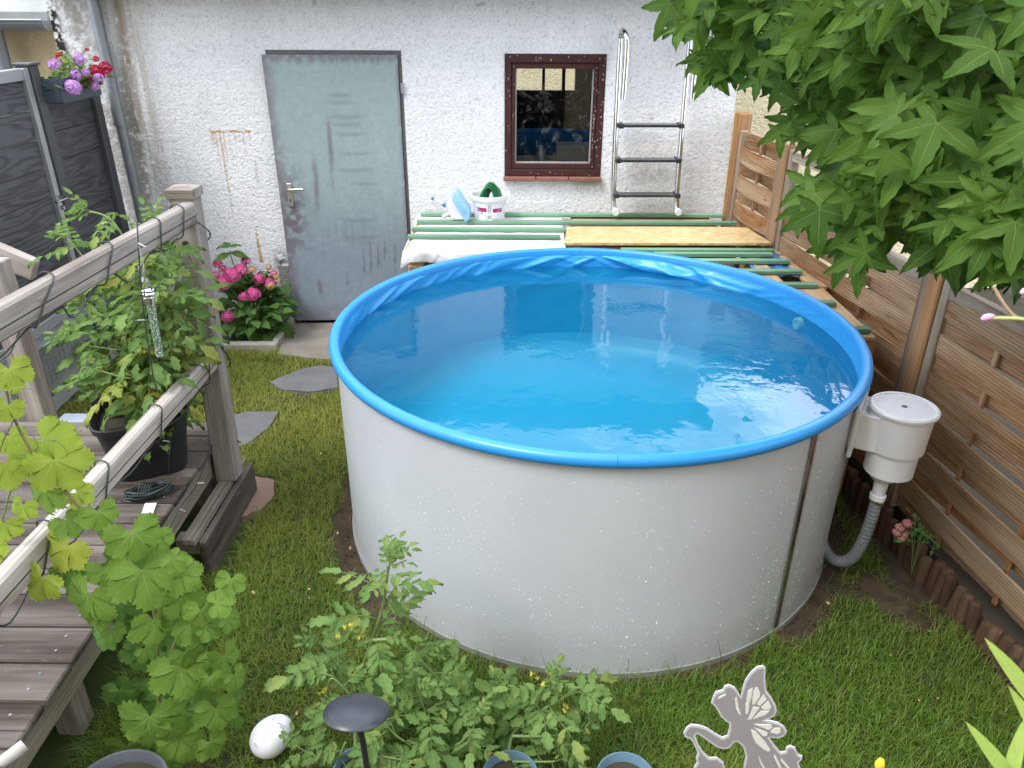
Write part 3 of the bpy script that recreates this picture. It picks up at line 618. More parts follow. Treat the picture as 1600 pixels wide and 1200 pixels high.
# inlet fitting, joint strip, drops
i0 = atZ(1237, 517, .74); ia = math.atan2(i0.y-PC.y, i0.x-PC.x); rad = Vector((math.cos(ia), math.sin(ia), 0))
ic = PC+rad*(PR-.028)+Vector((0, 0, .775)); q = (-rad).to_track_quat('Z', 'Y').to_matrix()
MB().lathe([(.001, .006), (.014, .006), (.016, .012), (.026, .010), (.030, 0), (.030, -.02)], ic, 20, q).build('inlet_nozzle', M['white'], pool, smooth=True)
sa = math.radians(-38.5); 
for p_ in (atX(1253, 835, .344+PR*math.cos(sa)),): pass
g_ = [atZ(1226, 992, 0), atZ(1278, 690, .85)]; sa = math.atan2(g_[1].y-PC.y, g_[1].x-PC.x); sa0 = math.atan2(g_[0].y-PC.y, g_[0].x-PC.x); sa = (sa+sa0)/2
w = .0125/PR
MB().lathe([(PR+.001, .02), (PR+.005, .022), (PR+.005, .855), (PR+.001, .857)], PC, 4, None, sa-w, sa+w).build('joint_strip', M['mirrorsteel'], pool)
MB().lathe([(PR+.001, .02), (PR+.007, .022), (PR+.007, .862), (PR+.001, .864)], PC, 1, None, sa-w-.0035, sa-w).lathe([(PR+.001, .02), (PR+.007, .022), (PR+.007, .862), (PR+.001, .864)], PC, 1, None, sa+w, sa+w+.0035).build('joint_edge', pmat('grey strip edge', (.30, .30, .27), (.25, .25, .22), 5, .4, .3), pool)
dr = MB(); wd = NT('water drop'); wd.set(base=(.9, .9, .9), rough=.03, spec=1.0); 
octv = [(1, 0, 0), (0, 1, 0), (-1, 0, 0), (0, -1, 0), (0, 0, 1), (.7, .7, .55), (-.7, .7, .55), (-.7, -.7, .55), (.7, -.7, .55)]
hemi = []
for k in range(8):
    a = k*PI/4; hemi.append((math.cos(a), math.sin(a), 0))
for k in range(8):
    a = k*PI/4; hemi.append((.72*math.cos(a), .72*math.sin(a), .62))
hemi.append((0, 0, .9))
hf = [(k, (k+1) % 8, 8+(k+1) % 8, 8+k) for k in range(8)]+[(8+k, 8+(k+1) % 8, 16) for k in range(8)]
cnt = 0
while cnt < 3300:
    a = random.uniform(-PI*.98, PI*.02); z = random.uniform(.06, .84); dn = float(fbm(a*4, z*4, 61)); edge = .35+.65*sst(-1.5, -.5, a)
    if random.random() > sst(.15, .85, dn)*edge: continue
    s = abs(random.gauss(0, .0006))+.0008; nrm = Vector((math.cos(a), math.sin(a), 0)); t1 = Vector((-nrm.y, nrm.x, 0)); c = PC+nrm*(PR+.0002)+Vector((0, 0, z))
    dr.add([c+t1*(p[0]*s)+Vector((0, 0, p[1]*s*1.15))+nrm*(p[2]*s*.7) for p in hemi], hf); cnt += 1
tag(dr.build('water_drops', wd.m, pool, smooth=True), kind='stuff')
# ---- skimmer and hose
sk0 = atZ(1414, 633, .84); sd = (Vector((sk0.x, sk0.y, 0))-PC); sd.z = 0; sd.normalize(); ss = Vector((-sd.y, sd.x, 0))
skc = Vector((sk0.x, sk0.y, 0)); sk = thing('skimmer', (skc.x, skc.y, .56), 'white plastic skimmer tank with round ribbed lid hung on the pool wall', 'skimmer')
MB().lathe([(.078, .565), (.086, .567), (.087, .655), (.092, .660), (.092, .668), (.100, .672), (.105, .820), (.105, .826)], skc, 40).lathe([(.001, .565), (.078, .565)], skc, 40).build('tank', M['white'], sk, smooth=30)
lid = MB().lathe([(.100, .820), (.116, .822), (.118, .832), (.112, .838), (.103, .838), (.102, .833), (.012, .833), (.011, .826), (.001, .826)], skc, 48).build('lid', M['white'], sk, smooth=30)
rb = MB()
for dirn in (1, -1):
    for k in range(-9, 10):
        o_ = k*.0108; hl = math.sqrt(max(0, .098**2-o_**2))
        if hl < .01: continue
        d_ = (sd+ss*dirn).normalized(); n_ = Vector((-d_.y, d_.x, 0)); rb.bar(skc+n_*o_-d_*hl+Vector((0, 0, .8335)), skc+n_*o_+d_*hl+Vector((0, 0, .8335)), .0022, .0022 if dirn > 0 else .0016)
rb.build('lid_rib', M['white'], lid)
MB().lathe([(.001, .8347), (.010, .8347)], skc, 14).build('lid_hole', M['black'], lid)
R3 = Matrix((sd, ss, Vector((0, 0, 1)))).transposed()
rs = (skc-PC).length
MB().box(PC+sd*((PR+rs)/2-.004)+Vector((0, 0, .735)), (rs-PR+.02, .165, .145), R3).build('throat', M['white'], sk, bevel=.006)
MB().box(PC+sd*(PR+.012)+Vector((0, 0, .735)), (.016, .225, .20), R3).build('flange', M['white'], sk, bevel=.005)
MB().lathe([(.060, .567), (.045, .535), (.026, .52), (.023, .46), (.029, .458), (.029, .44)], skc+sd*.0+Vector((-.012, 0, 0)), 20).build('outlet', M['white'], sk, smooth=30)
h0 = skc+Vector((-.012, 0, .45)); hb = [h0, h0+Vector((-.002, 0, -.1)), h0+Vector((-.006, .01, -.22))]
hb += [Vector((1.375, 2.45, .14)), Vector((1.36, 2.48, .085)), Vector((1.335, 2.52, .062)), Vector((1.31, 2.57, .085)), Vector((1.31, 2.64, .15)), Vector((1.36, 2.74, .24)), Vector((1.44, 2.9, .28))]
def smooth_path(P, n=8, closed=False):
    P = [Vector(p) for p in P]; out = []; N = len(P)
    for i in range(N if closed else N-1):
        g = lambda k: P[k % N] if closed else P[min(max(k, 0), N-1)]
        p0, p1, p2, p3 = g(i-1), g(i), g(i+1), g(i+2)
        for k in range(n):
            t = k/n; out.append(.5*((2*p1)+(p2-p0)*t+(2*p0-5*p1+4*p2-p3)*t*t+(3*p1-p0-3*p2+p3)*t**3))
    if not closed: out.append(P[-1])
    return out
MB().lathe([(.0265, .43), (.0275, .43), (.0275, .441), (.0265, .441)], skc+Vector((-.012, 0, 0)), 20).box(skc+Vector((-.012, -.031, .4355)), (.018, .012, .012)).build('hose_clamp', M['steel'], sk)
hp_ = smooth_path(hb, 26); o = MB().tube(hp_, [.0205+(.0022 if i % 4 < 2 else 0) for i in range(len(hp_))], 14).build('hose', M['greyplastic'], None, smooth=True, org=h0)
tag(o, 'grey corrugated drain hose looping from the skimmer down to the ground', 'hose')

# ================================================================ PLATFORM OF PALLETS AND GREEN JOISTS
def make_pallet(w, d, h, label):
    p = thing('pallet', (0, 0, 0), label, 'pallet', 'stacked pallets behind the pool'); bl = h*.58; tb = .02
    for k in range(6):
        y = -d/2+.045+k*(d-.09)/5; plank('deck_board', (-w/2, y, h-tb/2), (w/2, y, h-tb/2), .088, tb, M['pallet'], p)
    for x in (-w/2+.05, 0, w/2-.05):
        plank('stringer_board', (x, -d/2, h-tb*1.5), (x, d/2, h-tb*1.5), .09, tb, M['pallet'], p); plank('bottom_board', (x, -d/2, tb/2), (x, d/2, tb/2), .09, tb, M['pallet'], p)
        for y in (-d/2+.06, 0, d/2-.06): plank('block', (x-.05, y, tb+(h-3*tb)/2), (x+.05, y, tb+(h-3*tb)/2), .10, h-3*tb, M['pallet'], p)
    return p
PH = .1385
proto = make_pallet(.93, .80, PH, 'wooden pallet'); lab = ['at the bottom of', 'second from the bottom in', 'third from the bottom in', 'third from the top in', 'second from the top in', 'on top of']
for st_, (cx, cy, nm) in enumerate(((-.165, 4.80, 'the left pallet stack beside the shed door'), (.86, 4.80, 'the right pallet stack under the steel ladder'))):
    for k in range(6):
        o = proto if (st_ == 0 and k == 0) else copy_tree(proto); o.location = (cx+random.uniform(-.008, .008), cy+random.uniform(-.01, .01), k*PH); o['label'] = 'wooden pallet %s %s' % (lab[k], nm)
# narrow half pallets beside the pool, under the short joists
for k, (x0, y0, y1) in enumerate(((1.36, 3.72, 4.36), (1.455, 3.06, 3.70))):
    p = thing('pallet', ((x0+1.53)/2, (y0+y1)/2, 0), ['narrow pallet timber between pool and fence under the middle joists', 'narrow pallet timber at the near end of the joists by the fence'][k], 'pallet', 'stacked pallets behind the pool')
    for x in np.linspace(x0, 1.56-.03*k, 2): plank('deck_board', (x, y0, .823), (x, y1, .823), .085, .022, M['pallet'], p)
    for y in (y0+.05, (y0+y1)/2, y1-.05):
        plank('block', (x0-.03, y, .745), (1.58, y, .745), .09, .13, M['pallet'], p)
        plank('block', (x0-.03, y, .335), (1.58, y, .335), .09, .67, M['pallet'], p)
# blue sheet stuffed below the joists
xs = np.linspace(1.30, 1.55, 26); ys = np.linspace(3.88, 4.30, 36); X, Y = np.meshgrid(xs, ys)
o = link('plastic_sheet', grid_mesh('plastic_sheet', np.stack([X-1.42, Y-4.1, .022*fbm(X*30, Y*30, 71)-.012+0*X], -1)), pmat('crumpled blue sheet', (.03, .12, .36), (.10, .22, .45), 20, .35, bump=.5)); o.location = (1.42, 4.1, .832); tag(o, 'crumpled blue plastic sheet showing between the green joists', 'plastic sheet')
JZ0 = .837; JH = .022
def circ(y): d = PR*PR-(y-PC.y)**2; return PC.x+math.sqrt(d)+.045 if d > 0 else None
JL = [(5.10, -.615, 1.405, 'rearmost green joist lying against the shed wall behind the bucket'), (4.90, -.62, 1.445, 'second green joist from the wall, with the ladder feet behind it'),
      (4.72, -.628, 1.44, 'third green joist from the wall, its right half behind the chipboard sheet'), (4.55, -.635, .285, 'short green joist on the tarpaulin ending at the chipboard sheet'),
      (4.285, .62, 1.50, 'green joist just in front of the chipboard sheet'), (4.21, .80, 1.47, 'pale green joist close behind the pool rim'), (4.085, .90, 1.525, 'green joist level with the crumpled blue sheet'), (3.905, 1.06, 1.53, 'short green joist one gap nearer than the blue sheet'),
      (3.69, 1.20, 1.535, 'short green joist third from the near end beside the fence'), (3.425, 1.32, 1.53, 'very short green joist second from the near end'), (3.10, 1.36, 1.555, 'nearest and shortest green joist beside the big fence post')]
for y, x0, x1, lb in JL:
    c_ = circ(y-.02) if y < 4.13 else None
    if c_: x0 = max(x0, c_)
    o = plank('joist', (x0, y, JZ0+JH/2), (x1, y+.004, JZ0+JH/2), .042, JH, M['greenwood'], bevel=.003); tag(o, lb, 'joist', 'green painted joists on the pallets')
t = NT('chipboard'); v = t.coord((1, 1, 1)); vo = t.n('ShaderNodeTexVoronoi', feature='F1'); t.l(t.coord((30, 95, 30)), vo.inputs['Vector']); vo.inputs['Scale'].default_value = 1.0
sp_ = t.n('ShaderNodeSeparateColor'); t.l(vo.outputs['Color'], sp_.inputs[0])
t.set(base=t.mix(t.math('MULTIPLY', sp_.outputs[0], .9), t.mix(t.noise(v, 60, 3), (.66, .48, .24), (.76, .58, .33)), (.44, .26, .09)), rough=.6); t.bump(sp_.outputs[1], .15, .002); M['osb'] = t.m
ob = MB().prism([(.300, 4.335), (1.505, 4.355), (1.455, 4.705), (.335, 4.69)], Matrix.Translation((0, 0, JZ0+JH+.002)), .014).build('chipboard_sheet', M['osb'], None, org=(.9, 4.5, JZ0+JH)); tag(ob, 'strand board sheet lying across the green joists behind the pool', 'board')
for i, x in enumerate((.5, 1.3)): 
    pass
# white tarpaulin over the left pallets
tt = NT('white translucent tarpaulin'); tt.set(base=(.88, .87, .86), rough=.42); td = tt.n('ShaderNodeBsdfTranslucent'); td.inputs[0].default_value = (.6, .55, .5, 1); tm = tt.n('ShaderNodeMixShader'); tm.inputs[0].default_value = .25
tt.l(tt.p.outputs[0], tm.inputs[1]); tt.l(td.outputs[0], tm.inputs[2]); tp_ = tt.n('ShaderNodeBsdfTransparent'); tm2 = tt.n('ShaderNodeMixShader'); tm2.inputs[0].default_value = .05; tt.l(tm.outputs[0], tm2.inputs[1]); tt.l(tp_.outputs[0], tm2.inputs[2]); tt.l(tm2.outputs[0], tt.out.inputs[0])
s_ = np.linspace(0, 1, 130); U, V = np.meshgrid(s_, np.concatenate([np.linspace(0, .70, 50), np.linspace(.71, 1, 30)]))
xr = .325-.02*V; X = -.645+(xr+.645)*U; fl_ = np.clip((V-.70)/.30, 0, 1)
Y = 5.16-(5.16-4.375)*np.clip(V/.70, 0, 1); wr = fbm(U*14, V*5, 73)-.5; wr2 = fbm(U*40, V*9, 74)-.5
Zt = .8342+.006*wr*(V < .7)
Y = Y-.018*np.sin(fl_*2.2)-.014*fl_*wr-.006*fl_*wr2*2-.022*fl_*np.sin(U*23+1.5*np.sin(U*9))*.35; Zt = Zt-(.078+.014*np.sin(U*7)+.03*(U > .9)*0)*fl_**1.1*(1-.75*sst(.55, 1.0, U))
lef = 1-sst(0, .05, U); X = X-.02*lef*fl_; Zt = Zt-.028*lef*(V > .2)-.02*lef*fl_
o = link('tarpaulin', grid_mesh('tarpaulin', np.stack([X+.15, Y-4.8, Zt-.834], -1)), tt.m); o.location = (-.15, 4.8, .834); tag(o, 'white plastic tarpaulin over the left pallets with its front edge hanging down', 'tarpaulin')
# ---- ladder leaning on the wall
TZ = JZ0+JH
lad = thing('pool_ladder', (.9, 5.1, TZ), 'stainless steel pool ladder with three black treads leaning on the shed wall', 'ladder')
LT = WALLY-.035; LB = 5.02
def lpt(u, v, k=0.0):
    z0 = TZ; 
    Y = LT
    for _ in range(6):
        p = atY(u, v, Y); f = min(1, max(0, (p.z-z0)/(1.95-z0))); Y = LB+(LT-.02-LB)*f+k
    return p
for (uf, ub, ut, uh, uhe) in ((960, 957, 969, 979, 974), (1057, 1056, 1077, 1087, 1081)):
    mid = [lpt(ub+1.5, 318), lpt(ub+2, 295), lpt(ub+(ut-ub)*.35, 230), lpt(ub+(ut-ub)*.72, 140), lpt(ut, 75), lpt(ut+1, 58)]
    top = [lpt(ut+3, 49, -.03), lpt(ut+6, 50, -.07), lpt(uh, 60, -.10), lpt(uh, 85, -.10), lpt(uhe, 156, -.10)]
    ft = lpt(uf, 334); path = [ft+Vector((.0, -.035, .010)), ft+Vector((-.003, -.012, .018))]+mid+top
    MB().tube(smooth_path(path, 6), .0168, 14).build('rail', M['steel'], lad, smooth=True)
    MB().lathe([(.001, .0), (.020, .0), (.022, .006), (.022, .03), (.015, .032)], ft+Vector((0, -.062, .022)), 18, Matrix.Rotation(-PI/2, 3, 'X')).build('foot_cap', M['whitecap'], lad, smooth=30)
for v_, ul, ur in ((195, 965, 1066), (249, 961, 1062), (303, 958, 1060)):
    a = lpt(ul, v_); c = lpt(ur, v_); MB().bar(a+Vector((0, -.02, 0)), c+Vector((0, -.02, 0)), .085, .016).build('tread', M['mirrorsteel'] if False else pmat('dark tread', (.03, .03, .032), (.06, .06, .06), 30, .25, .4), lad, bevel=.002)
    for e_, s_ in ((a, 1), (c, -1)): MB().box(e_+Vector((.016*s_, -.02, 0)), (.034, .092, .028)).build('tread_clamp', M['black'], lad, bevel=.002)

# ================================================================ WOODEN FENCE, RIGHT
def FX(y): return 1.452+.122*(5.15-y)
fen = thing('fence', (FX(3), 3, 0), 'brown woven-slat wooden fence along the right side of the garden', 'fence')
FD = Vector((-.122, 1, 0)).normalized(); FN = Vector((-1, -.122, 0)).normalized()      # along towards the wall; towards the pool
def fp(y, off=0, z=0): return Vector((FX(y), y, 0))+FN*off+Vector((0, 0, z))
posts = [(5.13, 1.50), (4.415, 1.425), (2.945, 1.45), (1.47, 1.45), (-.02, 1.45)]
for y, h in posts:
    plank('post', fp(y, -.01, -.1), fp(y, -.01, h), .085, .085, M['fencepost'], fen, up=FN, bevel=.006)
def slat_mesh(L, h, th, bow, key, cut=0):
    b = MB(); n = 14; s0 = random.uniform(-.4, .4)
    for i in range(n+1):
        t = i/n; x = (t-.5)*L; y = bow*(1 if key else -1)*(math.sin(PI*t)**1.0); 
        for zz_, yy in ((-h/2, -th/2), (-h/2, th/2), (h/2, th/2), (h/2, -th/2)): b.v.append((x, y+yy, zz_))
        # milled grooves would be finer than a pixel; they are in the material
    for i in range(n):
        for k in range(4): b.f.append((i*4+k, i*4+(k+1) % 4, i*4+4+(k+1) % 4, i*4+4+k))
    b.f.append((0, 3, 2, 1)); b.f.append((n*4, n*4+1, n*4+2, n*4+3)); return b.mesh('slat')
def panel(ya, yb, z0, z1, ztop, nb):
    ya -= .045; yb += .045; L = (Vector((FX(ya), ya, 0))-Vector((FX(yb), yb, 0))).length; ym = (ya+yb)/2
    for y in (ya-.022, yb+.022): plank('panel_stile', fp(y, .0, z0-.02), fp(y, .0, ztop), .045, .045, M['fencegrey'], fen, up=FN)
    rows = int(round((z1-z0)/.082)); ph = (z1-z0)/rows; ms_ = [slat_mesh(L-.08, ph*1.14, .012, .026, k % 2) for k in range(4)]
    for r in range(rows):
        z = z0+ph*(r+.5); k = r % 2
        o = link('slat', ms_[2*(random.random() < .5)+k], M['fencewood'], fen)
        Rm = Matrix((-FD, FN, Vector((0, 0, 1)))).transposed().to_4x4()
        # rows alternate in front of and behind the battens
        Rm.translation = fp(ym, (.006 if k else -.004)+random.uniform(-.001, .001), z)-wloc(fen); o.matrix_local = Rm @ Matrix.Rotation(random.gauss(0, .004), 4, 'Y')
    for i in range(nb):
        y = ya+(yb-ya)*(i+1)/(nb+1); plank('batten', fp(y, .004, z0), fp(y, .004, z1), .024, .012, M['fencepost'], fen, up=FN)
    if ztop > z1+.05:
        plank('top_rail', fp(ya, 0, z1+.020), fp(yb, 0, z1+.020), .04, .055, M['fencegrey'], fen); plank('top_rail', fp(ya, 0, ztop-.03), fp(yb, 0, ztop-.03), .04, .055, M['fencegrey'], fen)
        for k in range(9):
            a = PI*(k+.5)/9; c = Vector(fp(ym, 0, z1+.06)); R0 = .16; R1 = min((ztop-z1-.10)/max(.2, math.sin(a)), (L/2-.05)/max(.1, abs(math.cos(a))))
            plank('spindle', c-FD*R0*.55*math.cos(a)+Vector((0, 0, R0*.45*math.sin(a))), c-FD*R1*math.cos(a)+Vector((0, 0, R1*math.sin(a))), .022, .022, M['fencegrey'], fen, up=FN)
        MB().tube([c-FD*.16*math.cos(a)+Vector((0, 0, .12*math.sin(a))) for a in np.linspace(0, PI, 14)], .018, 6).build('sunburst_arc', M['fencegrey'], fen)
panel(5.13, 4.415, .12, 1.385, 1.40, 1)
panel(4.415, 2.945, .12, 1.09, 1.40, 2)
panel(2.945, 1.47, .11, 1.09, 1.40, 3)
panel(1.47, -.02, .11, 1.09, 1.40, 3)
# log edging below it
lg = thing('log_edging', (1.72, 2, 0), 'brown round-log edging holding the soil below the wooden fence', 'edging')
n_ = 0; y = 3.9
while y > .6:
    x = FX(y)-.095+random.uniform(-.008, .008); h = .140+random.uniform(-.02, .015); r = .0235
    prof = [(r, -.06), (r*.98, h-.006), (r*.8, h), (.001, h+.003)]
    o = MB().lathe(prof, (0, 0, 0), 10, Euler((random.gauss(0, .05), random.gauss(0, .05), 0)).to_matrix()).mesh('log', smooth=50)
    # the grain runs along the mesh's own x, so each log is stored lying and stood up
    me = o; me.transform(Matrix.Rotation(PI/2, 4, 'Y')); ob = link('log', me, M['logwood'], lg); ob.matrix_local = Matrix.Translation(Vector((x, y, 0))-wloc(lg)) @ Matrix.Rotation(-PI/2, 4, 'Y'); y -= .0495
# ================================================================ GREY FENCE AND GATE, LEFT
LX = -2.65
t = NT('dark wood-grain board'); v = t.coord((1, 1, 1)); cf = t.noise(t.coord((1.1, 1, 10)), 1.0, 2, .4, .3)
lines = t.ramp(t.math('ABSOLUTE', t.math('SUBTRACT', t.math('FRACT', t.math('MULTIPLY', cf, 11.0)), .5)), (.12, 0.0), (.34, 1.0)); t.set(base=t.mix(lines, (.034, .035, .040), (.066, .068, .076)), rough=.42, spec=.5); t.bump(lines, .35, .003); M['wpc'] = t.m
gate = thing('garden_gate', (LX, 3.9, 0), 'dark grey board gate in a silver aluminium frame with a lever handle', 'gate')
gy1 = 4.46; gy0 = 3.42; gz0 = .44; gz1 = 1.79
for a, c_ in (((LX, gy0, gz1-.03), (LX, gy1, gz1-.03)), ((LX, gy0, gz0+.03), (LX, gy1, gz0+.03))): plank('frame_rail', a, c_, .045, .06, M['alu'], gate, bevel=.003)
for y in (gy0+.03, gy1-.028): plank('frame_stile', (LX+.002, y, gz0), (LX+.002, y, gz1), .045, .058, M['alu'], gate, up=(1, 0, 0), bevel=.003)
nbd = 8; bh = (gz1-gz0-.12)/nbd
for k in range(nbd): plank('board', (LX, gy0+.06, gz0+.06+bh*(k+.5)), (LX, gy1-.056, gz0+.06+bh*(k+.5)), .02, bh-.004, M['wpc'], gate, bevel=.003)
hz = atX(90, 318, LX+.03); MB().box((LX+.028, gy1-.03, hz.z), (.008, .028, .19)).build('handle_plate', M['steel'], gate, bevel=.002)
MB().tube([(LX+.03, gy1-.03, hz.z+.03), (LX+.075, gy1-.03, hz.z+.03), (LX+.082, gy1-.04, hz.z+.03), (LX+.082, gy1-.15, hz.z+.03)], .009, 8).build('handle', M['steel'], gate, smooth=True)
MB().tube([(LX+.03, gy1-.03, hz.z-.03), (LX+.05, gy1-.03, hz.z-.03)], .012, 8).build('lock_cylinder', M['steel'], gate, smooth=True)
gf = thing('fence', (LX, 4.8, 0), 'short dark grey composite fence between the gate and the shed wall', 'fence')
plank('post', (LX, 4.50, 0), (LX, 4.50, 1.80), .085, .075, M['anthracite'], gf, up=(0, 1, 0), bevel=.004); plank('post', (LX, 5.10, 0), (LX, 5.10, 1.60), .085, .075, M['anthracite'], gf, up=(0, 1, 0), bevel=.004)
MB().box((LX, 4.50, 1.807), (.10, .10, .014)).build('post_cap', M['anthracite'], gf, bevel=.003)
for k in range(9): plank('board', (LX, 4.545, .16+.16*(k+.5)), (LX, 5.06, .16+.16*(k+.5)), .022, .156, M['wpc'], gf, bevel=.003)
# galvanised grating step below the gate
gs = thing('grating_step', (LX+.07, 4.35, 0), 'galvanised grating step with a mesh front under the grey gate', 'step')
sx = -2.57; sy0, sy1, sz0, sz1 = 3.55, 4.72, .20, .42
b = MB(); b.span((LX+.04-.25, sy0, sz1-.012), (sx, sy1, sz1+.004)); b.build('top_sheet', M['zinc'], gs, bevel=.002)
b = MB()
for k in range(6): z = sz0+(sz1-sz0-.02)*k/5; b.span((sx-.004, sy0, z-.003), (sx+.001, sy1, z+.003))
k = sy0
while k < sy1: b.span((sx+.0015, k-.003, sz0), (sx+.005, k+.003, sz1-.012)); k += .042
b.build('mesh_front', M['galv'], gs)
for y in (sy0+.03, sy1-.03): MB().box((sx-.03, y, .10), (.04, .04, .22)).build('leg', M['galv'], gs)
b = MB(); b.span((LX+.04-.24, sy0+.02, -.02), (sx-.06, sy1-.02, .40)); b.build('base_block', M['cement'], gs)
# small tray
ta = atZ(114, 655, .03); o = MB().box((ta.x, ta.y, .02), (.17, .13, .02)).box((ta.x, ta.y, .034), (.15, .11, .008)).build('tray', pmat('pale blue white plastic', (.62, .68, .78), (.55, .61, .7), 5, .4), None, bevel=.004, org=(ta.x, ta.y, 0)); tag(o, 'pale blue-white plastic tray lying on the grass behind the deck', 'tray')

# ================================================================ WOODEN DECK WITH RAILING
DZ = .375; DXE = -1.310; DY1 = 3.095
deck = thing('wooden_deck', (-1.9, 2.2, 0), 'weathered grey wooden deck landing with a two-rail handrail at left', 'deck')
y = DY1; k = 0
while y > .3:
    w = .145 if y < 2.0 else .128; e_ = DXE+random.uniform(-.004, .006)+(.02 if y < 2 else 0)
    plank('plank', (-3.3, y-w/2, DZ-.014+random.uniform(-.001, .001)), (e_, y-w/2, DZ-.014), w-.008, .028, M['deckwood'], deck, bevel=.005); y -= w; k += 1
plank('fascia', (DXE-.035, .3, DZ-.095), (DXE-.035, DY1-.01, DZ-.095), .028, .125, M['greenwood_old'], deck)
plank('step_riser', (-1.238, 2.46, .085), (-1.228, 3.06, .085), .028, .19, M['deckwood'], deck, bevel=.005)
plank('step_tread', (-1.282, 2.44, .192), (-1.272, 3.06, .192), .058, .03, M['greenwood_old'], deck, bevel=.005)
for yy in (2.52, 3.0):
    plank('step_bearer', (-1.36, yy, .13), (-1.256, yy, .13), .06, .075, M['greenwood_old'], deck)
for yy in (3.0, 2.45, 1.75, 1.0): plank('support_post', (-1.42, yy, -.05), (-1.42, yy, DZ-.03), .08, .08, M['greenwood_old'], deck, up=(0, 1, 0))
plank('back_beam', (-3.3, DY1-.02, DZ-.10), (DXE-.06, DY1-.02, DZ-.10), .03, .13, M['greenwood_old'], deck)
b = MB(); y = DY1
while y > .3:
    w = .145 if y < 2.0 else .128
    for x in (DXE-.05, -1.95, -2.6):
        for q in (.3, .7): b.tube([(x+random.uniform(-.006, .006), y-w*q, DZ-.004), (x, y-w*q, DZ+.0022)], .0042, 8)
    y -= w
tag(b.build('plank_screws', M['zinc'], deck), kind='stuff')
# railing: post standing outside the deck edge
pb = Vector((-1.268, 2.905, .203)); pt_ = Vector((-1.268, 2.975, 1.442))
post = plank('rail_post', pb, pt_, .092, .092, M['railwood'], deck, up=(1, 0, 0), bevel=.005)
cap = MB(); ctr = pt_+Vector((0, 0, .0)); s_ = .053
cap.box(ctr+Vector((0, 0, .016)), (s_*2, s_*2, .034)); cap.add([ctr+Vector((x*s_, y*s_, .0335)) for x, y in ((-1, -1), (1, -1), (1, 1), (-1, 1))]+[ctr+Vector((0, 0, .047))], [(0, 1, 4), (1, 2, 4), (2, 3, 4), (3, 0, 4)]); cap.build('post_cap', M['railwood'], deck)
RX = -1.255
plank('handrail', (-1.392, .2, 1.384), (-1.240, 2.935, 1.388), .048, .085, M['railwood'], deck, bevel=.008); 
plank('lower_rail', (-1.335, .2, .772), (-1.252, 2.90, .782), .048, .085, M['railwood'], deck, bevel=.008)
b = MB(); b.bar((-1.392+.0243, .2, 1.377), (-1.240+.0243, 2.935, 1.381), .002, .003); b.bar((-1.335+.0243, .2, .765), (-1.252+.0243, 2.90, .775), .002, .003); b.build('rail_groove', M['black'], deck)
MB().tube([(-1.275, 2.935, 1.27), (-1.275, 2.91, 1.27)], .012, 8).build('bolt', M['blackrubber'], deck)
b = MB()
for z in (.34, .19):
    for x in (-1.255, -1.30): b.tube([(x, 2.912, z), (x, 2.902, z)], .007, 8)
b.build('screw', M['zinc'], deck)
lp0 = atY(62, 655, 3.17); lp1 = atY(8, 408, 3.17)
plank('rail_post', (-2.215, 3.17, .0), (-2.225, 3.17, 1.12), .095, .095, M['railwood'], deck, up=(0, 1, 0), bevel=.005)
plank('stair_rail', (-2.50, 3.30, 1.215), (-2.135, 3.30, 1.035), .045, .10, M['railwood'], deck, up=(0, 0, 1), bevel=.006)
# pale round-ended peg at lower left
g0 = atZ(30, 1175, .37); gpth = smooth_path([g0+Vector((-.10, -.10, -.02)), g0+Vector((-.02, -.02, .0)), g0+Vector((.008, .015, .008))], 5)
o = MB().tube(gpth, [.014+.004*math.sin(i/len(gpth)*2.6) for i in range(len(gpth))], 12).build('tool_handle', pmat('pale grey plastic handle', (.42, .40, .37), (.36, .34, .31), 10, .5), None, smooth=True, org=g0); tag(o, 'pale rounded tool handle lying on the deck edge at lower left', 'tool handle')
# ================================================================ SMALL THINGS
# bucket with hose
bk = atZ(765, 339, JZ0+JH); bk = Vector((bk.x, 4.985, .8235)); bu = thing('bucket', bk, 'white plastic bucket with magenta print and a green hose in it', 'bucket')
MB().lathe([(.001, .004), (.092, .004), (.096, .0), (.106, .155), (.116, .158), (.118, .168), (.118, .188), (.112, .188), (.104, .160), (.094, .012), (.001, .012)], bk, 40).build('body', M['white'], bu, smooth=30)
M['magenta'] = pmat('magenta print', (.42, .02, .14), (.36, .02, .12), 5, .4, bump=0); M['greyprint'] = pmat('grey print', (.33, .35, .37), (.4, .42, .43), 60, .4, bump=0)
def onb(a0, a1, z0, z1): 
    rr = lambda z: .0964+.010*(z/.155)+.0004
    return MB().lathe([(rr(z0), z0), (rr(z1), z1)], bk, 8, None, a0, a1)
A = lambda d: math.radians(-90+d)
for a0, a1, z0, z1 in ((-47, -9, .093, .119), (14, 52, .088, .114)): onb(A(a0), A(a1), z0, z1).build('print_block', M['magenta'], bu)
b = MB()
for a0, a1, z0, z1 in ((-4, 0, .05, .14), (3, 6, .05, .14), (-14, -8, .036, .044), (12, 36, .041, .046), (12, 30, .032, .036), (-46, -20, .079, .083), (-48, -45, .045, .07), (-7, 10, .128, .131), (-7, 10, .115, .117), (-7, 10, .102, .105)): 
    q = onb(A(a0), A(a1), z0, z1); b.add(q.v, q.f)
b.build('small_print', M['greyprint'], bu)
hc = [bk+Vector((.111*math.sin(a), -.111*math.cos(a)-.006, .155-.075*math.cos(a)**2)) for a in np.linspace(-1.5, 1.5, 24)]
MB().tube(hc, .0018, 6).build('handle_wire', M['alu'], bu); MB().tube(hc[9:15], .0055, 8).build('handle_grip', M['white'], bu, smooth=True)
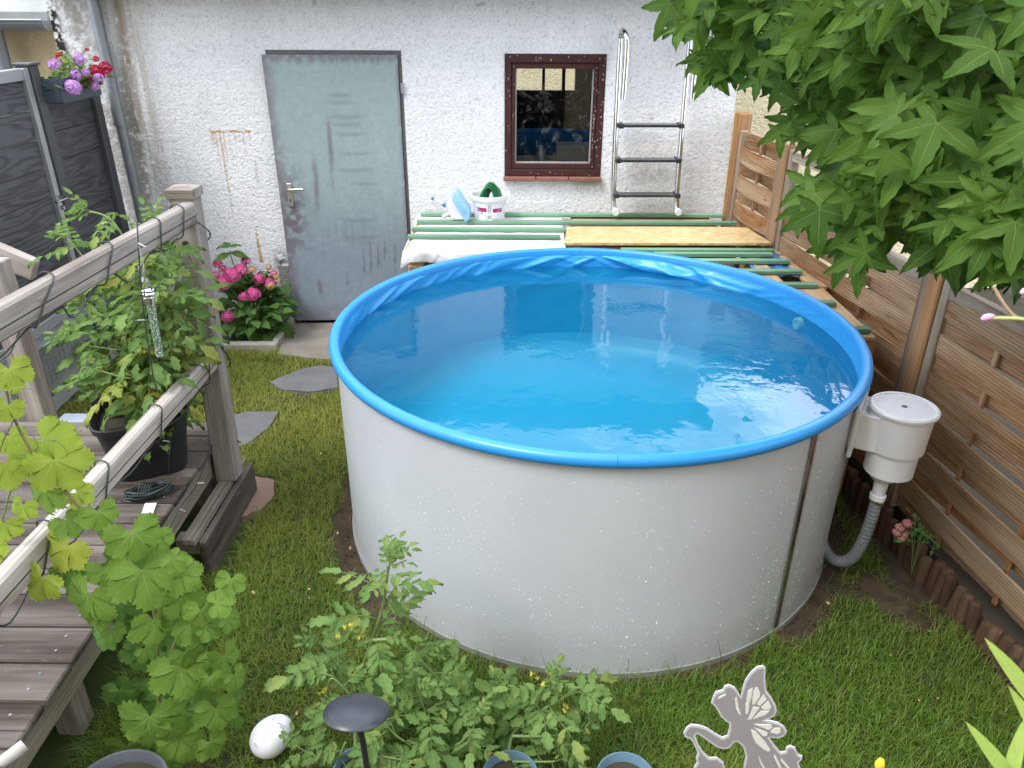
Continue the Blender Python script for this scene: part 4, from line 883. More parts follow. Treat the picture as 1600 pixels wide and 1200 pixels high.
M['greenhose'] = pmat('green garden hose', (.015, .14, .05), (.02, .19, .07), 6, .3, bump=0)
b = MB()
for k in range(6):
    ox, oy = -.012+k*.008, -.03+k*.012; lean = .1+.05*k; R0 = .085-.004*abs(k-2)
    pts = [bk+Vector((ox+R0*.62*math.cos(a)+lean*.25*R0*math.sin(a), oy+.02*math.cos(a), .13+R0*1.5*math.sin(a)*(1.0-.05*abs(k-2)))) for a in np.linspace(.0, PI, 22)]
    pts = [bk+Vector((pts[0].x-bk.x, oy, .03))]+pts+[bk+Vector((pts[-1].x-bk.x, oy, .03))]; b.tube(pts, .0085, 9)
tag(b.build('garden_hose', M['greenhose'], None, smooth=True, org=bk+Vector((0, 0, .02))), 'coiled green garden hose sticking out of the white bucket', 'hose')
b = MB()
# pool brush / vacuum head
bz = JZ0+JH; br = thing('pool_brush', (-.36, 4.93, bz), 'white and blue pool vacuum head with a short handle beside the bucket', 'pool brush')
P_ = lambda u, v: atY(u, v, 4.93)
a, c = P_(674, 309), P_(700, 323)
e_ = P_(722, 326); MB().tube([a+(c-a)*.16, P_(697, 321)], [.0085, .0095], 12).tube([P_(697, 321), P_(703, 325)], .014, 10).build('grip', M['white'], br, smooth=True)
M['ltblue'] = pmat('light blue plastic', (.22, .45, .72), (.32, .55, .80), 30, .4); M['midblue'] = pmat('mid blue plastic', (.05, .20, .42), (.06, .22, .46), 30, .4)
MB().tube([a, a+(c-a)*.16], .0105, 12).tube([P_(694, 320)+Vector((0, -.016, 0)), P_(694, 320)+Vector((0, .016, 0))], .0125, 12).build('grip_end', M['midblue'], br, smooth=True)
def shape(pts): return [P_(u, v) for u, v in pts]
def slabpx(pts, y0, y1, name, mat, parent):
    f = [P_(u, v) for u, v in pts]; n = len(f); vs = [p+Vector((0, y0, 0)) for p in f]+[p+Vector((0, y1, 0)) for p in f]
    return MB().add(vs, [tuple(range(n)), tuple(range(2*n-1, n-1, -1))]+[(k, (k+1) % n, n+(k+1) % n, n+k) for k in range(n)]).build(name, mat, parent, bevel=.004)
slabpx([(698, 318), (710, 307), (728, 340), (706, 339)], -.05, .05, 'head', M['white'], br)
slabpx([(701, 327), (706, 325), (718, 340), (704, 340)], -.02, .02, 'hose_socket_body', pmat('grey lower plastic', (.38, .36, .36), (.3, .28, .28), 8, .4), br)
MB().tube([P_(703, 333), P_(692, 339)], .0135, 12).build('hose_socket', M['white'], br, smooth=True)
b = MB(); q0, q1 = P_(708, 304), P_(729, 341); q2 = P_(713, 296)
pts = [(707, 306), (712, 297), (717, 300), (735, 328), (734, 338), (728, 342)]
slabpx(pts, -.085, .085, 'bristle_body', M['ltblue'], br)
b = MB()
for i in range(240):
    t_ = random.random(); s = q0.lerp(q1, t_)+Vector((0, random.uniform(-.09, .085), 0)); d_ = Vector((.030, random.gauss(0, .004), .012))*random.uniform(.7, 1.05)
    s = s+Vector((.010, 0, .004)); b.tube([s, s+d_], [.0016, .0008], 3, caps=False)
tag(b.build('bristles', M['ltblue'], br), kind='stuff')
# egg
egc = atZ(425, 1150, .062); prof = [(.058*math.sin(a)*(1+.10*math.cos(a)), .071*-math.cos(a)) for a in np.linspace(0, PI, 24)]
eg = thing('garden_egg', (egc.x, egc.y, 0), 'white egg-shaped garden ornament lying in the grass beside the vine', 'ornament')
Mq = Euler((math.radians(35), math.radians(58), 0)).to_matrix(); Mq = Matrix(((1, 0, 0), (0, 1, 0), (0, 0, 1))) @ Matrix.Rotation(.6, 3, 'Z') @ Matrix.Rotation(1.0, 3, 'Y')
MB().lathe(prof, (egc.x, egc.y, .063), 40, Mq).build('shell', pmat('white egg plastic', (.80, .80, .84), (.77, .77, .81), 3, .3, bump=0), eg, smooth=True)
b = MB()
for u, v, u2, v2 in ((424, 1128, 433, 1122), (432, 1131, 446, 1138), (436, 1136, 443, 1142), (400, 1160, 405, 1168), (450, 1146, 456, 1152), (412, 1124, 416, 1119)):
    def onegg(u, v):
        r = ray(u, v).normalized(); oc = CAM-Vector((egc.x, egc.y, .063)); B = oc.dot(r); R = .0625; h_ = B*B-(oc.dot(oc)-R*R); return CAM+r*(-B-math.sqrt(max(h_, 0)))
    a = onegg(u, v); c = onegg(u2, v2); nn = (a-Vector((egc.x, egc.y, .063))).normalized()*.006; b.tube([a+nn, (a+c)/2+nn*1.3, c+nn], [.001, .0008, .0004], 4)
tag(b.build('grass_clipping', pmat('dry clipping', (.05, .06, .02), (.07, .06, .03), 9, .8), eg), kind='stuff')
# dark disc lamp on a stake
dc = atT(557, 1110, 1.80); sl = thing('garden_stake_lamp', (dc.x, dc.y, 0), 'dark grey oval disc lamp on a black stake among the tomato plants', 'garden lamp')
Rd = Matrix.Rotation(math.radians(-4), 3, 'Y') @ Matrix.Rotation(math.radians(9), 3, 'X')
M['discdark'] = pmat('dark blue grey plastic', (.028, .032, .043), (.022, .025, .034), 3, .35, bump=.02)
Rd = Matrix.Rotation(math.radians(3), 3, 'Y') @ Matrix.Rotation(math.radians(-17), 3, 'X')
MB().lathe([(.001, .014), (.035, .0125), (.062, .006), (.076, -.002), (.077, -.005), (.07, -.010), (.05, -.016), (.028, -.022), (.001, -.024)], dc, 40, Rd).build('disc', M['discdark'], sl, smooth=50)
MB().tube([dc+Vector((0, 0, -.03)), dc+Vector((.004, .01, -.12)), Vector((dc.x+.01, dc.y+.02, -.05))], .0075, 10).build('stake', M['black'], sl, smooth=True)
# pots
def pot(c, R, h, mat, label, cat, group=None, tilt=0, soil=True):
    p = thing('flower_pot', c, label, cat, group); c = Vector(c); Rm = Matrix.Rotation(tilt, 3, 'X')
    MB().lathe([(.001, 0), (R*.74, 0), (R*.97, h*.86), (R*1.03, h*.87), (R*1.05, h), (R*.99, h+.002), (R*.93, h*.9), (R*.70, .012), (.001, .012)], c, 44, Rm).build('pot_body', mat, p, smooth=35)
    if soil: MB().lathe([(.001, h*.84), (R*.5, h*.86), (R*.925, h*.82)], c, 20, Rm).build('soil', M['earth'], p, smooth=True)
    return p
M['potblue'] = pmat('blue grey pot plastic', (.15, .25, .33), (.13, .22, .30), 4, .4, bump=.02); M['potgrey'] = pmat('grey pot plastic', (.115, .125, .14), (.10, .11, .125), 4, .45, bump=.02)
c0 = atZ(180, 1238, .17); pot((c0.x, c0.y, 0), .13, .17, M['potgrey'], 'round dark grey flower pot below the vine leaves', 'flower pot')
c0 = atZ(562, 1200, .16); pot((c0.x, c0.y, 0), .072, .16, M['potblue'], 'blue flower pot under the oval disc lamp', 'flower pot', 'blue pots in the front bed')
c0 = atZ(797, 1210, .16); pot((c0.x, c0.y, 0), .076, .16, M['potblue'], 'blue flower pot half hidden by the right tomato plant', 'flower pot', 'blue pots in the front bed')
c0 = atZ(978, 1215, .16); pot((c0.x, c0.y, 0), .080, .16, M['potblue'], 'blue flower pot to the left of the fairy figure', 'flower pot', 'blue pots in the front bed')
# fairy plate
FT = 1.16; fo = atT(1160, 1110, FT)
def fq(x, y, off=0):
    u = 980+x*.2; v = 1020+y*.2; r = ray(u, v); p = CAM+r*(fo.y/r.y); return Vector((p.x, fo.y-off, p.z))
fa = thing('fairy_figure', (fo.x, fo.y, 0), 'flat grey fairy silhouette with pale butterfly wings and a lantern on a stake', 'garden figure')
out = [(1060,95),(1078,110),(1075,200),(1085,290),(1130,350),(1160,410),(1165,450),(1145,490),(1100,512),(1045,521),(1110,522),(1180,540),(1225,570),(1245,605),(1225,642),(1180,660),(1105,655),(1150,720),(1195,770),(1235,765),(1240,735),(1270,718),(1310,735),(1335,790),(1365,800),(1360,830),(1335,850),(1350,890),(1380,960),(1400,1050),(1330,1120),(1180,1150),(1010,1140),(890,1100),(893,1000),(910,880),(925,800),(900,720),(860,688),(830,692),(800,735),(750,745),(700,730),(640,690),(580,645),(545,622),(528,640),(560,720),(600,780),(640,813),(700,812),(750,850),(770,920),(765,1000),(740,1060),(680,1090),(600,1090),(530,1050),(510,990),(520,890),(545,850),(535,820),(550,775),(510,690),(490,665),(450,650),(438,620),(465,575),(500,553),(560,560),(620,580),(680,620),(740,655),(780,640),(795,590),(798,545),(770,530),(730,490),(690,420),(655,385),(668,340),(690,300),(745,285),(760,255),(795,243),(840,265),(870,310),(885,340),(900,270),(920,210),(960,150),(1010,105)]
def inset(poly, d):
    n = len(poly); o = []
    for i in range(n):
        p0 = Vector(poly[i-1]); p1 = Vector(poly[i]); p2 = Vector(poly[(i+1) % n]); e1 = (p1-p0).normalized(); e2 = (p2-p1).normalized()
        n1 = Vector((-e1.y, e1.x)); n2 = Vector((-e2.y, e2.x)); nn = (n1+n2); nn = nn/max(.6, nn.length_squared/2) if nn.length > 1e-6 else n1
        o.append(tuple(p1+nn*d))
    return o
def area(p): return sum(p[i-1][0]*p[i][1]-p[i][0]*p[i-1][1] for i in range(len(p)))/2
sg = 1 if area(out) > 0 else -1
def plate(poly, y0, y1, name, mat, parent):
    n = len(poly); tri = tessellate_polygon([[Vector((x, y, 0)) for x, y in poly]])
    vs = [fq(x, y, y1) for x, y in poly]+[fq(x, y, y0) for x, y in poly]
    return MB().add(vs, [tuple(t) for t in tri]+[tuple(n+k for k in reversed(t)) for t in tri]+[(i, (i+1) % n, n+(i+1) % n, n+i) for i in range(n)]).build(name, mat, parent)
plate(out, 0, .002, 'border', pmat('pale plate edge', (.56, .56, .56), (.50, .50, .51), 9, .45), fa)
plate(inset(out, 15*sg), .0008, .0026, 'figure', pmat('warm grey plate', (.30, .28, .285), (.285, .265, .27), 9, .45, bump=.05), fa)
cells = [[(975,262),(940,285),(925,365),(955,370),(968,330)],[(1000,258),(980,290),(972,380),(985,395),(1030,330),(1035,300),(1015,260)],[(1060,312),(1010,385),(1030,402),(1085,350)],[(1098,362),(1045,415),(1060,430),(1105,432),(1122,410)],[(920,378),(948,374),(945,440),(932,468),(920,460)],[(980,410),(1028,415),(965,505),(938,512)],[(1040,442),(1105,442),(1075,470),(980,505)],[(988,545),(1120,548),(1128,570),(1100,590)],[(990,572),(1092,610),(1088,632),(1060,640)],[(1120,595),(1150,575),(1190,575),(1195,605),(1170,622),(1115,610)],[(962,585),(1000,600),(1080,690),(1112,745),(1100,760),(1060,740),(1000,690),(975,640)],[(1022,785),(1050,850),(1080,900),(1062,900),(1030,840)],[(1150,780),(1200,885),(1188,895),(1140,800)],[(1200,810),(1265,885),(1250,895),(1195,830)],[(715,330),(765,308),(770,318),(720,345),(705,345)],[(850,330),(868,420),(885,470),(870,470),(845,425),(838,350)]]
pc_ = pmat('cream translucent cell', (.72, .70, .62), (.66, .65, .60), 9, .5)
for c_ in cells: plate(c_, .0024, .0034, 'wing_cell', pc_, fa)
MB().tube([fq(1120, 1100, -.003), Vector((fq(1120, 1100).x, fo.y+.003, -.05))], .004, 8).build('stake', M['black'], fa)

# ================================================================ CABLES
sl_ = thing('string_lights', (RX, 2.0, 1.4), 'dark string-light cable wound round the deck handrails', 'string lights')
def wraps(ys, zr, xr, hw, hh, r):
    P = []
    for i, (y, sk) in enumerate(ys):
        f = (y-.2)/2.73; x = xr[0]+(xr[1]-xr[0])*f; z = zr
        P += [(x+hw, y-sk*.4, z-hh), (x+hw+.003, y, z), (x+hw*.8, y+sk*.6, z+hh), (x-hw*.8, y+sk*.7, z+hh+.002), (x-hw-.002, y+sk*.8, z-hh*.5), (x-hw*.5, y+sk, z-hh-.012)]
        if i < len(ys)-1: yn = ys[i+1][0]; P += [(x, (y+yn)/2, z-hh-.035-random.uniform(0, .03)), (x+hw*.6, yn-.05, z-hh-.01)]
    return MB().tube(smooth_path(P, 4), r, 6)
wraps([(1.60, .1), (1.95, .14), (2.28, .10), (2.62, .05), (2.80, .06)], 1.386, (-1.392, -1.240), .0285, .046, .0028).build('cable', M['blackrubber'], sl_, smooth=True)
wraps([(1.35, .1), (1.66, .1), (1.98, .08), (2.36, .07), (2.80, .05)], .777, (-1.335, -1.252), .0285, .046, .0028).build('cable', M['blackrubber'], sl_, smooth=True)
ptp = Vector((-1.268, 2.972, 1.37))
cv = [ptp+Vector(q) for q in ((-.055, -.05, .03), (.01, -.056, .02), (.056, -.03, -.03), (.058, .04, -.09), (.0, .058, -.15), (-.058, 0, -.20), (-.03, -.06, -.32), (.02, -.057, -.48), (.057, .0, -.60), (.03, .06, -.68), (-.06, .03, -.76), (-.01, -.058, -.92), (.057, -.02, -1.02))]
MB().tube(smooth_path(cv, 5), .0028, 6).build('cable', M['blackrubber'], sl_, smooth=True)
hang = [atX(214, 345, RX+.03), atX(216, 380, RX+.035), atX(220, 440, RX+.04), atX(226, 500, RX+.035), atX(238, 580, RX+.03), atX(245, 610, RX+.03)]
MB().tube(smooth_path(hang, 5), .0025, 6).build('cable', M['blackrubber'], sl_, smooth=True)
h2_ = [atX(253, 660, -1.325), atX(265, 690, -1.33), atX(264, 715, -1.34), atZ(262, 742, .38), atZ(250, 752, .385)]
MB().tube(smooth_path(h2_, 5), .0025, 6).build('cable', M['blackrubber'], sl_, smooth=True)
h3 = [atX(338, 683, -1.33), atX(330, 700, -1.30), atX(308, 755, -1.28), atX(280, 795, -1.27), atX(262, 830, -1.265), atX(250, 850, -1.26)]
MB().tube(smooth_path(h3, 5), .0028, 6).build('cable', M['blackrubber'], sl_, smooth=True)
h4 = [atY(0, 565, 3.08), atY(18, 548, 3.08), atY(34, 505, 3.08)]; MB().tube(smooth_path(h4, 5), .0028, 6).build('cable', M['blackrubber'], sl_, smooth=True)
led = MB()
for P0 in (h3[2], h3[3], hang[1], hang[3], h2_[1], cv[2], cv[7]):
    P0 = Vector(P0); d_ = Vector((random.uniform(-.5, 1), random.uniform(-.6, .3), random.uniform(-.4, .3))).normalized(); led.tube([P0, P0+d_*.028], [.003, .0022], 6)
led.build('bulb', pmat('small clear bulb', (.5, .5, .47), (.4, .4, .38), 9, .2), sl_)
cb = thing('cable_bundle', atZ(232, 768, DZ), 'dark green bundle of cable tied up on the deck planks', 'cable bundle'); cc = atZ(232, 768, DZ+.022)
b = MB()
for k in range(16):
    ax, bx_ = random.uniform(.065, .085), random.uniform(.02, .04); ph = random.uniform(-.25, .25)+.55; o_ = Vector((random.gauss(0, .006), random.gauss(0, .006), random.uniform(-.015, .022)))
    pts = [cc+o_+Vector((ax*math.cos(a)*math.cos(ph)-bx_*math.sin(a)*math.sin(ph), ax*math.cos(a)*math.sin(ph)+bx_*math.sin(a)*math.cos(ph), .006*math.sin(2*a+k))) for a in np.linspace(0, 2*PI, 26)[:-1]]; b.tube(pts, .0027, 6, closed=True)
b.build('coil', pmat('dark green cable', (.016, .026, .024), (.025, .04, .036), 30, .45), cb, smooth=True)
b = MB()
for k in range(5): b.tube([cc+Vector((.01*k-.02+.012*math.cos(a)*.3, .035*math.cos(a)*.9, .036*math.sin(a)+.002)) for a in np.linspace(0, 2*PI, 16)[:-1]], .0026, 6, closed=True)
b.build('tie', M['blackrubber'], cb, smooth=True)
tg = atZ(233, 794, DZ+.008); R4 = Matrix.Rotation(math.radians(5), 3, 'Z') @ Matrix.Rotation(math.radians(14), 3, 'X')
tg_o = MB().box(tg, (.043, .050, .0012), R4).build('paper_tag', pmat('white paper tag', (.70, .70, .69), (.64, .64, .63), 30, .7), cb)
b = MB()
for k in range(6): b.box(tg+R4 @ Vector((-.002, .018-.007*k, .0009)), (.032-.006*(k % 3), .0022, .0004), R4)
b.build('small_print', M['greyprint'], tg_o)
# glass stick ornament hanging from the rail
g0, g1 = atX(231, 452, -1.17), atX(250, 557, -1.17); dd = (g1-g0).normalized(); gs_ = thing('light_stick', g0, 'clear bubbled tube hanging from the rail in front of the potted tomato', 'light stick')
Rg = (-dd).to_track_quat('Z', 'Y').to_matrix(); L = (g1-g0).length
MB().lathe([(.019, 0), (.0205, -.003), (.017, -.010), (.020, -.014), (.0175, -.021), (.0195, -.027), (.015, -.036), (.0145, -.045), (.0125, -.05)], g0, 20, Rg).build('cap', M['steel'], gs_, smooth=True)
gm = NT('bubbled acrylic'); v = gm.coord((1, 1, 1), False); vo = gm.n('ShaderNodeTexVoronoi'); gm.l(v, vo.inputs['Vector']); vo.inputs['Scale'].default_value = 170
bb = gm.ramp(vo.outputs['Distance'], (.18, 1.0), (.40, 0.0)); gm.set(base=gm.mix(bb, (.18, .26, .18), (.85, .88, .85)), rough=.1, spec=.8, alpha=gm.math('MULTIPLY_ADD', bb, .45, .45)); gm.bump(vo.outputs['Distance'], .5, .003)
MB().lathe([(.0125, -.05), (.0125, -L+.004), (.009, -L), (.001, -L)], g0, 18, Rg).build('tube', gm.m, gs_, smooth=True)
MB().tube([g0+Vector((0, 0, 0)), g0+Vector((-.006, 0, .05)), atX(224, 412, -1.20), atX(216, 380, RX+.035)], .001, 4).build('hook_wire', M['alu'], gs_)
# ================================================================ LEAVES
def lobed(name, lobes, notch, serr=0.0, n=5, fold=.10, droop=.25, bulge=.22, wave=.03, seed=0, curl=.0, cols=2, tipw=1.0):
    """lobes: (angle in degrees from the tip axis, length); notch radii between neighbours"""
    rr = random.Random(seed); b = MB(); L = len(lobes)
    def z(x, y, u): 
        r2_ = x*x+y*y; return -droop*r2_*(1 if x > -.2 else .7)+fold*u*math.sqrt(r2_)*.6+wave*math.sin(7*x+seed*1.7)*math.cos(6*y+seed)
    for i, (ang, ln) in enumerate(lobes):
        a = math.radians(ang+rr.uniform(-4, 4)); ln *= rr.uniform(.93, 1.06); tip = Vector((math.cos(a), math.sin(a)))*ln; perp = Vector((-math.sin(a), math.cos(a)))
        for side in (1, -1):
            j = i+side
            if 0 <= j < L: an = math.radians((ang+lobes[j][0])/2); rn_ = notch[min(i, j)]
            else: an = math.radians(ang+side*notch[-1][0]); rn_ = notch[-1][1]
            st_ = Vector((math.cos(an), math.sin(an)))*rn_
            rows = []
            for k in range(n+1):
                t = k/n; m_ = tip*t; e = st_.lerp(tip, t)+perp*side*bulge*ln*math.sin(PI*min(1, t*1.0))**.9*(1-t*.45)
                if serr and 0 < k < n: e = e+perp*side*serr*ln*(1 if k % 2 else -.55)+tip.normalized()*serr*ln*(.5 if k % 2 else -.3)
                row = []
                for c in range(cols+1):
                    u = c/cols; p = m_.lerp(e, u); row.append(((p.x, p.y, z(p.x, p.y, u)), (u, t*ln)))
                rows.append(row)
            base = len(b.v)
            for row in rows: b.v += [p for p, _ in row]
            w = cols+1
            for k in range(n):
                for c in range(cols):
                    f = [k*w+c, k*w+c+1, (k+1)*w+c+1, (k+1)*w+c]
                    if side < 0: f = f[::-1]
                    b.uv[len(b.f)] = [rows[q // w][q % w][1] for q in f]; b.f.append(tuple(base+q for q in f))
    me = b.mesh(name, smooth=False); bm = bmesh.new(); bm.from_mesh(me); bmesh.ops.remove_doubles(bm, verts=bm.verts, dist=1e-5); bm.to_mesh(me); bm.free(); me.shade_smooth(); return me
STAR = [(-128, .56), (-64, .90), (0, 1.0), (64, .90), (128, .56)]
star = [lobed('star_leaf', STAR, [.23, .28, .28, .23, (24, .10)], .014, 6, .18, random.uniform(.12, .45), .088, .03, s, cols=2) for s in range(5)]
star_lo = [lobed('star_leaf', STAR, [.26, .31, .31, .26, (26, .10)], 0, 3, .14, .3, .10, .03, s+20, cols=1) for s in range(4)]
GRP = [(-112, .78), (-56, .93), (0, 1.0), (56, .93), (112, .78)]
grape = [lobed('grape_leaf', GRP, [.54, .55, .55, .54, (38, .28)], .055, 9, .16, random.uniform(.15, .55), .20, .065, s+40, cols=2) for s in range(6)]
def simple_leaf(name, wid, serr, n, seed, fold=.25, droop=.35, wave=.03): return lobed(name, [(0, 1.0)], [(180, .0)], serr, n, fold, droop, wid, wave, seed)
hyd = [simple_leaf('leaf', .36, .012, 8, 60+s, .18, .38) for s in range(3)]
tomf = [simple_leaf('leaflet', .26, .05, 7, 70+s, .3, .35, .06) for s in range(4)]
roundl = [lobed('leaf', [(-120, .8), (-60, .9), (0, .95), (60, .9), (120, .8)], [.76, .8, .8, .76, (35, .5)], .02, 3, .1, -.15, .12, .05, 80+s, cols=1) for s in range(2)]
def frame(pos, tip, nrm, s):
    x = Vector(tip).normalized(); z_ = Vector(nrm); z_ = z_-x*z_.dot(x)
    z_ = z_.normalized() if z_.length > 1e-4 else x.orthogonal().normalized(); y = z_.cross(x)
    Mx = Matrix((x*s, y*s, z_*s)).transposed().to_4x4(); Mx.translation = pos; return Mx
def rv(s=1.0): return Vector((random.gauss(0, s), random.gauss(0, s), random.gauss(0, s)))
def put_leaf(name, me, Mx, mat, parent):
    o = link(name, me, mat, parent); o.matrix_local = Matrix.Translation(-wloc(parent)) @ Mx; return o
def compound(seed, nl=5, droop=.5):
    rr = random.Random(seed); items = []; st_ = MB(); pts = []
    for k in range(9): t = k/8; pts.append(Vector((t, .06*math.sin(3*t+seed), -droop*.5*t*t)))
    st_.tube(pts, [.013*(1-.6*k/8) for k in range(9)], 5); sm = st_.mesh('rachis')
    items.append((sm, Matrix.Identity(4)))
    items.append((rr.choice(tomf), frame(pts[-1], Vector((1, 0, -droop)), Vector((.3, 0, 1)), .58)))
    for k in range(nl//2+1):
        t = .28+.62*k/(nl//2+.6); p = pts[int(t*8)]
        for s in (1, -1):
            sz = rr.uniform(.34, .50); items.append((rr.choice(tomf), frame(p, Vector((.55+rr.uniform(-.2, .2), s*.9, -.25+rr.uniform(-.35, .25))), Vector((rr.uniform(-.4, .4), rr.uniform(-.3, .3), 1)), sz)))
    me = join_meshes('leaf', items); return me
tomleaf = [compound(s, 5 if s % 2 else 7, .25+.12*s) for s in range(5)]

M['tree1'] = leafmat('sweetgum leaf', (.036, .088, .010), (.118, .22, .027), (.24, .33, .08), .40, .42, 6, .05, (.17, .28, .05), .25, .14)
M['tree_shaded'] = leafmat('sweetgum leaf shaded inside', (.024, .064, .008), (.060, .132, .016), (.12, .20, .055), .20, .45, 6, .05, None, .2)  # darker copy of the leaf; the crown's inner shade is in its colour
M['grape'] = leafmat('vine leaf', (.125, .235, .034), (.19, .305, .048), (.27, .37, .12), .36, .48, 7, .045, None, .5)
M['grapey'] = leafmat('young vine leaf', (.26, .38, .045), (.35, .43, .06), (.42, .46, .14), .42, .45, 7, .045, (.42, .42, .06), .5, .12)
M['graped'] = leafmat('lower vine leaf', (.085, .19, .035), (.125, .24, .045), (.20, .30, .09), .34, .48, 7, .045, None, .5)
M['tom'] = leafmat('tomato leaf', (.12, .225, .055), (.20, .30, .085), (.26, .34, .13), .33, .55, 8, .06, (.26, .32, .08), .45, .12)
M['tomy'] = leafmat('yellowing tomato leaf', (.22, .28, .06), (.32, .34, .07), (.30, .36, .11), .33, .55, 8, .06, (.42, .36, .06), .45, .2)
M['hydl'] = leafmat('hydrangea leaf', (.055, .135, .028), (.095, .19, .04), (.16, .25, .08), .25, .38, 7, .06, None, .5)
M['stem'] = pmat('green stem', (.13, .20, .06), (.18, .24, .08), 30, .6); M['vstem'] = pmat('brown green vine stem', (.22, .20, .06), (.15, .11, .05), 20, .6)
M['bark'] = pmat('grey brown bark', (.09, .07, .055), (.14, .115, .09), 18, .9, bump=1, stretch=(1, 1, .3))

# ---- the sweetgum tree
tree = thing('tree', (2.42, 2.0, 0), 'leafy green tree with big star-shaped leaves overhanging from the top right', 'tree')
tr_pts = [(2.42, 2.0, -.05), (2.40, 2.02, .8), (2.36, 2.06, 1.5), (2.30, 2.10, 2.1), (2.26, 2.12, 2.9), (2.28, 2.1, 3.6)]
MB().tube(smooth_path(tr_pts, 5), np.linspace(.085, .03, 26), 12).build('trunk', M['bark'], tree, smooth=True)
poly = [(1032, -40), (1034, 10), (1052, 40), (1062, 70), (1090, 112), (1120, 132), (1148, 126), (1158, 118), (1182, 140), (1220, 142), (1236, 148), (1246, 165), (1222, 190), (1216, 222), (1240, 228), (1268, 228), (1285, 245), (1310, 248), (1288, 268), (1262, 300), (1258, 345), (1270, 372), (1300, 345), (1330, 335), (1350, 372), (1322, 392), (1312, 418), (1360, 424), (1372, 380), (1400, 352), (1440, 380), (1470, 420), (1490, 400), (1530, 400), (1560, 440), (1605, 450), (1605, -40)]
def inpoly(u, v, P):
    c = False; n = len(P)
    for i in range(n):
        (x1, y1), (x2, y2) = P[i-1], P[i]
        if (y1 > v) != (y2 > v) and u < (x2-x1)*(v-y1)/(y2-y1)+x1: c = not c
    return c
def tfront(u, v):
    base = np.interp(u, [1030, 1140, 1250, 1350, 1450, 1600], [2.62, 2.42, 2.05, 1.68, 1.48, 1.30])
    hollow = .75*math.exp(-((u-1265)/75)**2-((v-165)/45)**2)+.30*math.exp(-((u-1560)/60)**2-((v-150)/50)**2)
    return base+hollow+.12*math.sin(u/47.0)*math.cos(v/39.0)
for k in range(11):
    u, v = random.uniform(1260, 1580), random.uniform(0, 240); e = atT(u, v, tfront(u, v)+.22); s0 = Vector(random.choice(tr_pts[2:5]))
    mid = s0.lerp(e, .5)+Vector((0, 0, .12)); MB().tube(smooth_path([s0, mid, e], 8), np.linspace(.018, .004, 17), 7).build('branch', M['bark'], tree, smooth=True)
def leaf_dirs(p, spread, tilt=.6):
    tc_ = (CAM-p).normalized(); n_ = (tc_*.62+Vector((-.1, -.1, .55))+rv(.26*spread)).normalized()
    tip = Vector((-.28, -.30, -.75))+rv(.42*spread); return tip, n_
placed = []; tries = 0
while len(placed) < 300 and tries < 40000:
    tries += 1; u = random.uniform(1030, 1640); v = random.uniform(-40, 450)
    if not inpoly(min(u, 1604), max(v, -39), poly): continue
    t_ = tfront(u, v); size = .112*random.uniform(.62, 1.15); rp_ = size*FPX/t_
    if any((u-a)**2+(v-b_)**2 < (.42*(rp_+c))**2 for a, b_, c in placed): 
        if tries < 22000: continue
        t_ += .07
    placed.append((u, v, rp_)); p = atT(u, v-rp_*.3, t_+random.uniform(-.05, .07)); tip, nn = leaf_dirs(p, 1.0)
    o = put_leaf('leaf', random.choice(star), frame(p, tip, nn, size), M['tree1'], tree)
items = []; guard = 0
while len(items) < 2700 and guard < 60000:
    guard += 1; u = random.uniform(1030, 1950); v = random.uniform(-420, 450)
    uu, vv = min(u, 1600), max(v, -38)
    if v < -38: uu = min(1600, uu+.1*(v+38))
    if u > 1605 and v > 430: continue
    if not inpoly(uu, vv, poly): continue
    if not inpoly(uu, min(vv+14, 470), poly) and vv > 60 and uu < 1500: continue
    p = atT(u, v, tfront(min(u, 1600), v)+random.uniform(.20, 1.05))
    if p.y > 4.75 or p.z < 1.0: continue
    tip, nn = leaf_dirs(p, 1.25); items.append((random.choice(star_lo), frame(p, tip, nn, .088*random.uniform(.75, 1.15))))
off_ = Matrix.Translation(-wloc(tree)); tag(link('crown', join_meshes('crown', [(m_, off_ @ x) for m_, x in items]), M['tree_shaded'], tree), kind='stuff')
pet = MB()
for o in [c for c in tree.children if c.name.startswith('leaf')][:300]:
    p = o.matrix_local.translation+wloc(tree); x = o.matrix_local.col[0].xyz.normalized(); q = p-x*.05+Vector((.05, .05, .03)); pet.tube([p, p-x*.03, q], .0013, 4, caps=False)
tag(pet.build('petioles', M['stem'], tree), kind='stuff')

# ---- the vine at lower left
vine = thing('grapevine', (-1.03, 1.6, 0), 'grapevine with big lobed leaves climbing over the deck rail at lower left', 'vine')
V_ = [(20,592,80,60,2),(8,645,60,120,2),(12,742,85,85,2),(85,697,100,15,2),(100,737,115,55,2),(66,780,85,110,1),(158,812,68,75,1),(212,852,105,75,1),(252,850,55,70,1),(98,868,95,110,2),(60,918,80,130,2),(135,948,112,105,1),(228,915,125,70,1),(292,905,72,40,1),(290,948,82,60,1),(348,940,55,-12,1),(240,985,90,80,1),(305,985,72,50,1),(285,1062,108,80,1),(352,1040,82,75,1),(222,1030,80,110,0),(205,1085,70,100,0),(235,1145,125,80,1),(285,1168,85,65,1),(338,1122,78,80,1),(335,1168,65,60,1),(190,962,75,95,0),(165,905,72,95,1),(5,830,65,100,2),(-8,870,60,80,2),(18,695,62,60,2),(112,822,62,60,1),(200,885,66,90,0),(255,955,66,110,0),(300,1025,72,85,0),(252,1105,76,95,0),(318,1082,66,60,0),(160,1000,60,110,0),(262,1010,64,70,0),(210,945,70,60,0),(50,730,60,40,2),(330,985,50,20,1),(275,880,50,30,1),(372,1062,48,60,1),(190,1120,60,120,0),(35,800,55,100,2),(130,775,52,30,2),(300,1190,70,80,0),(200,1180,85,90,1),(360,1095,50,60,0)]
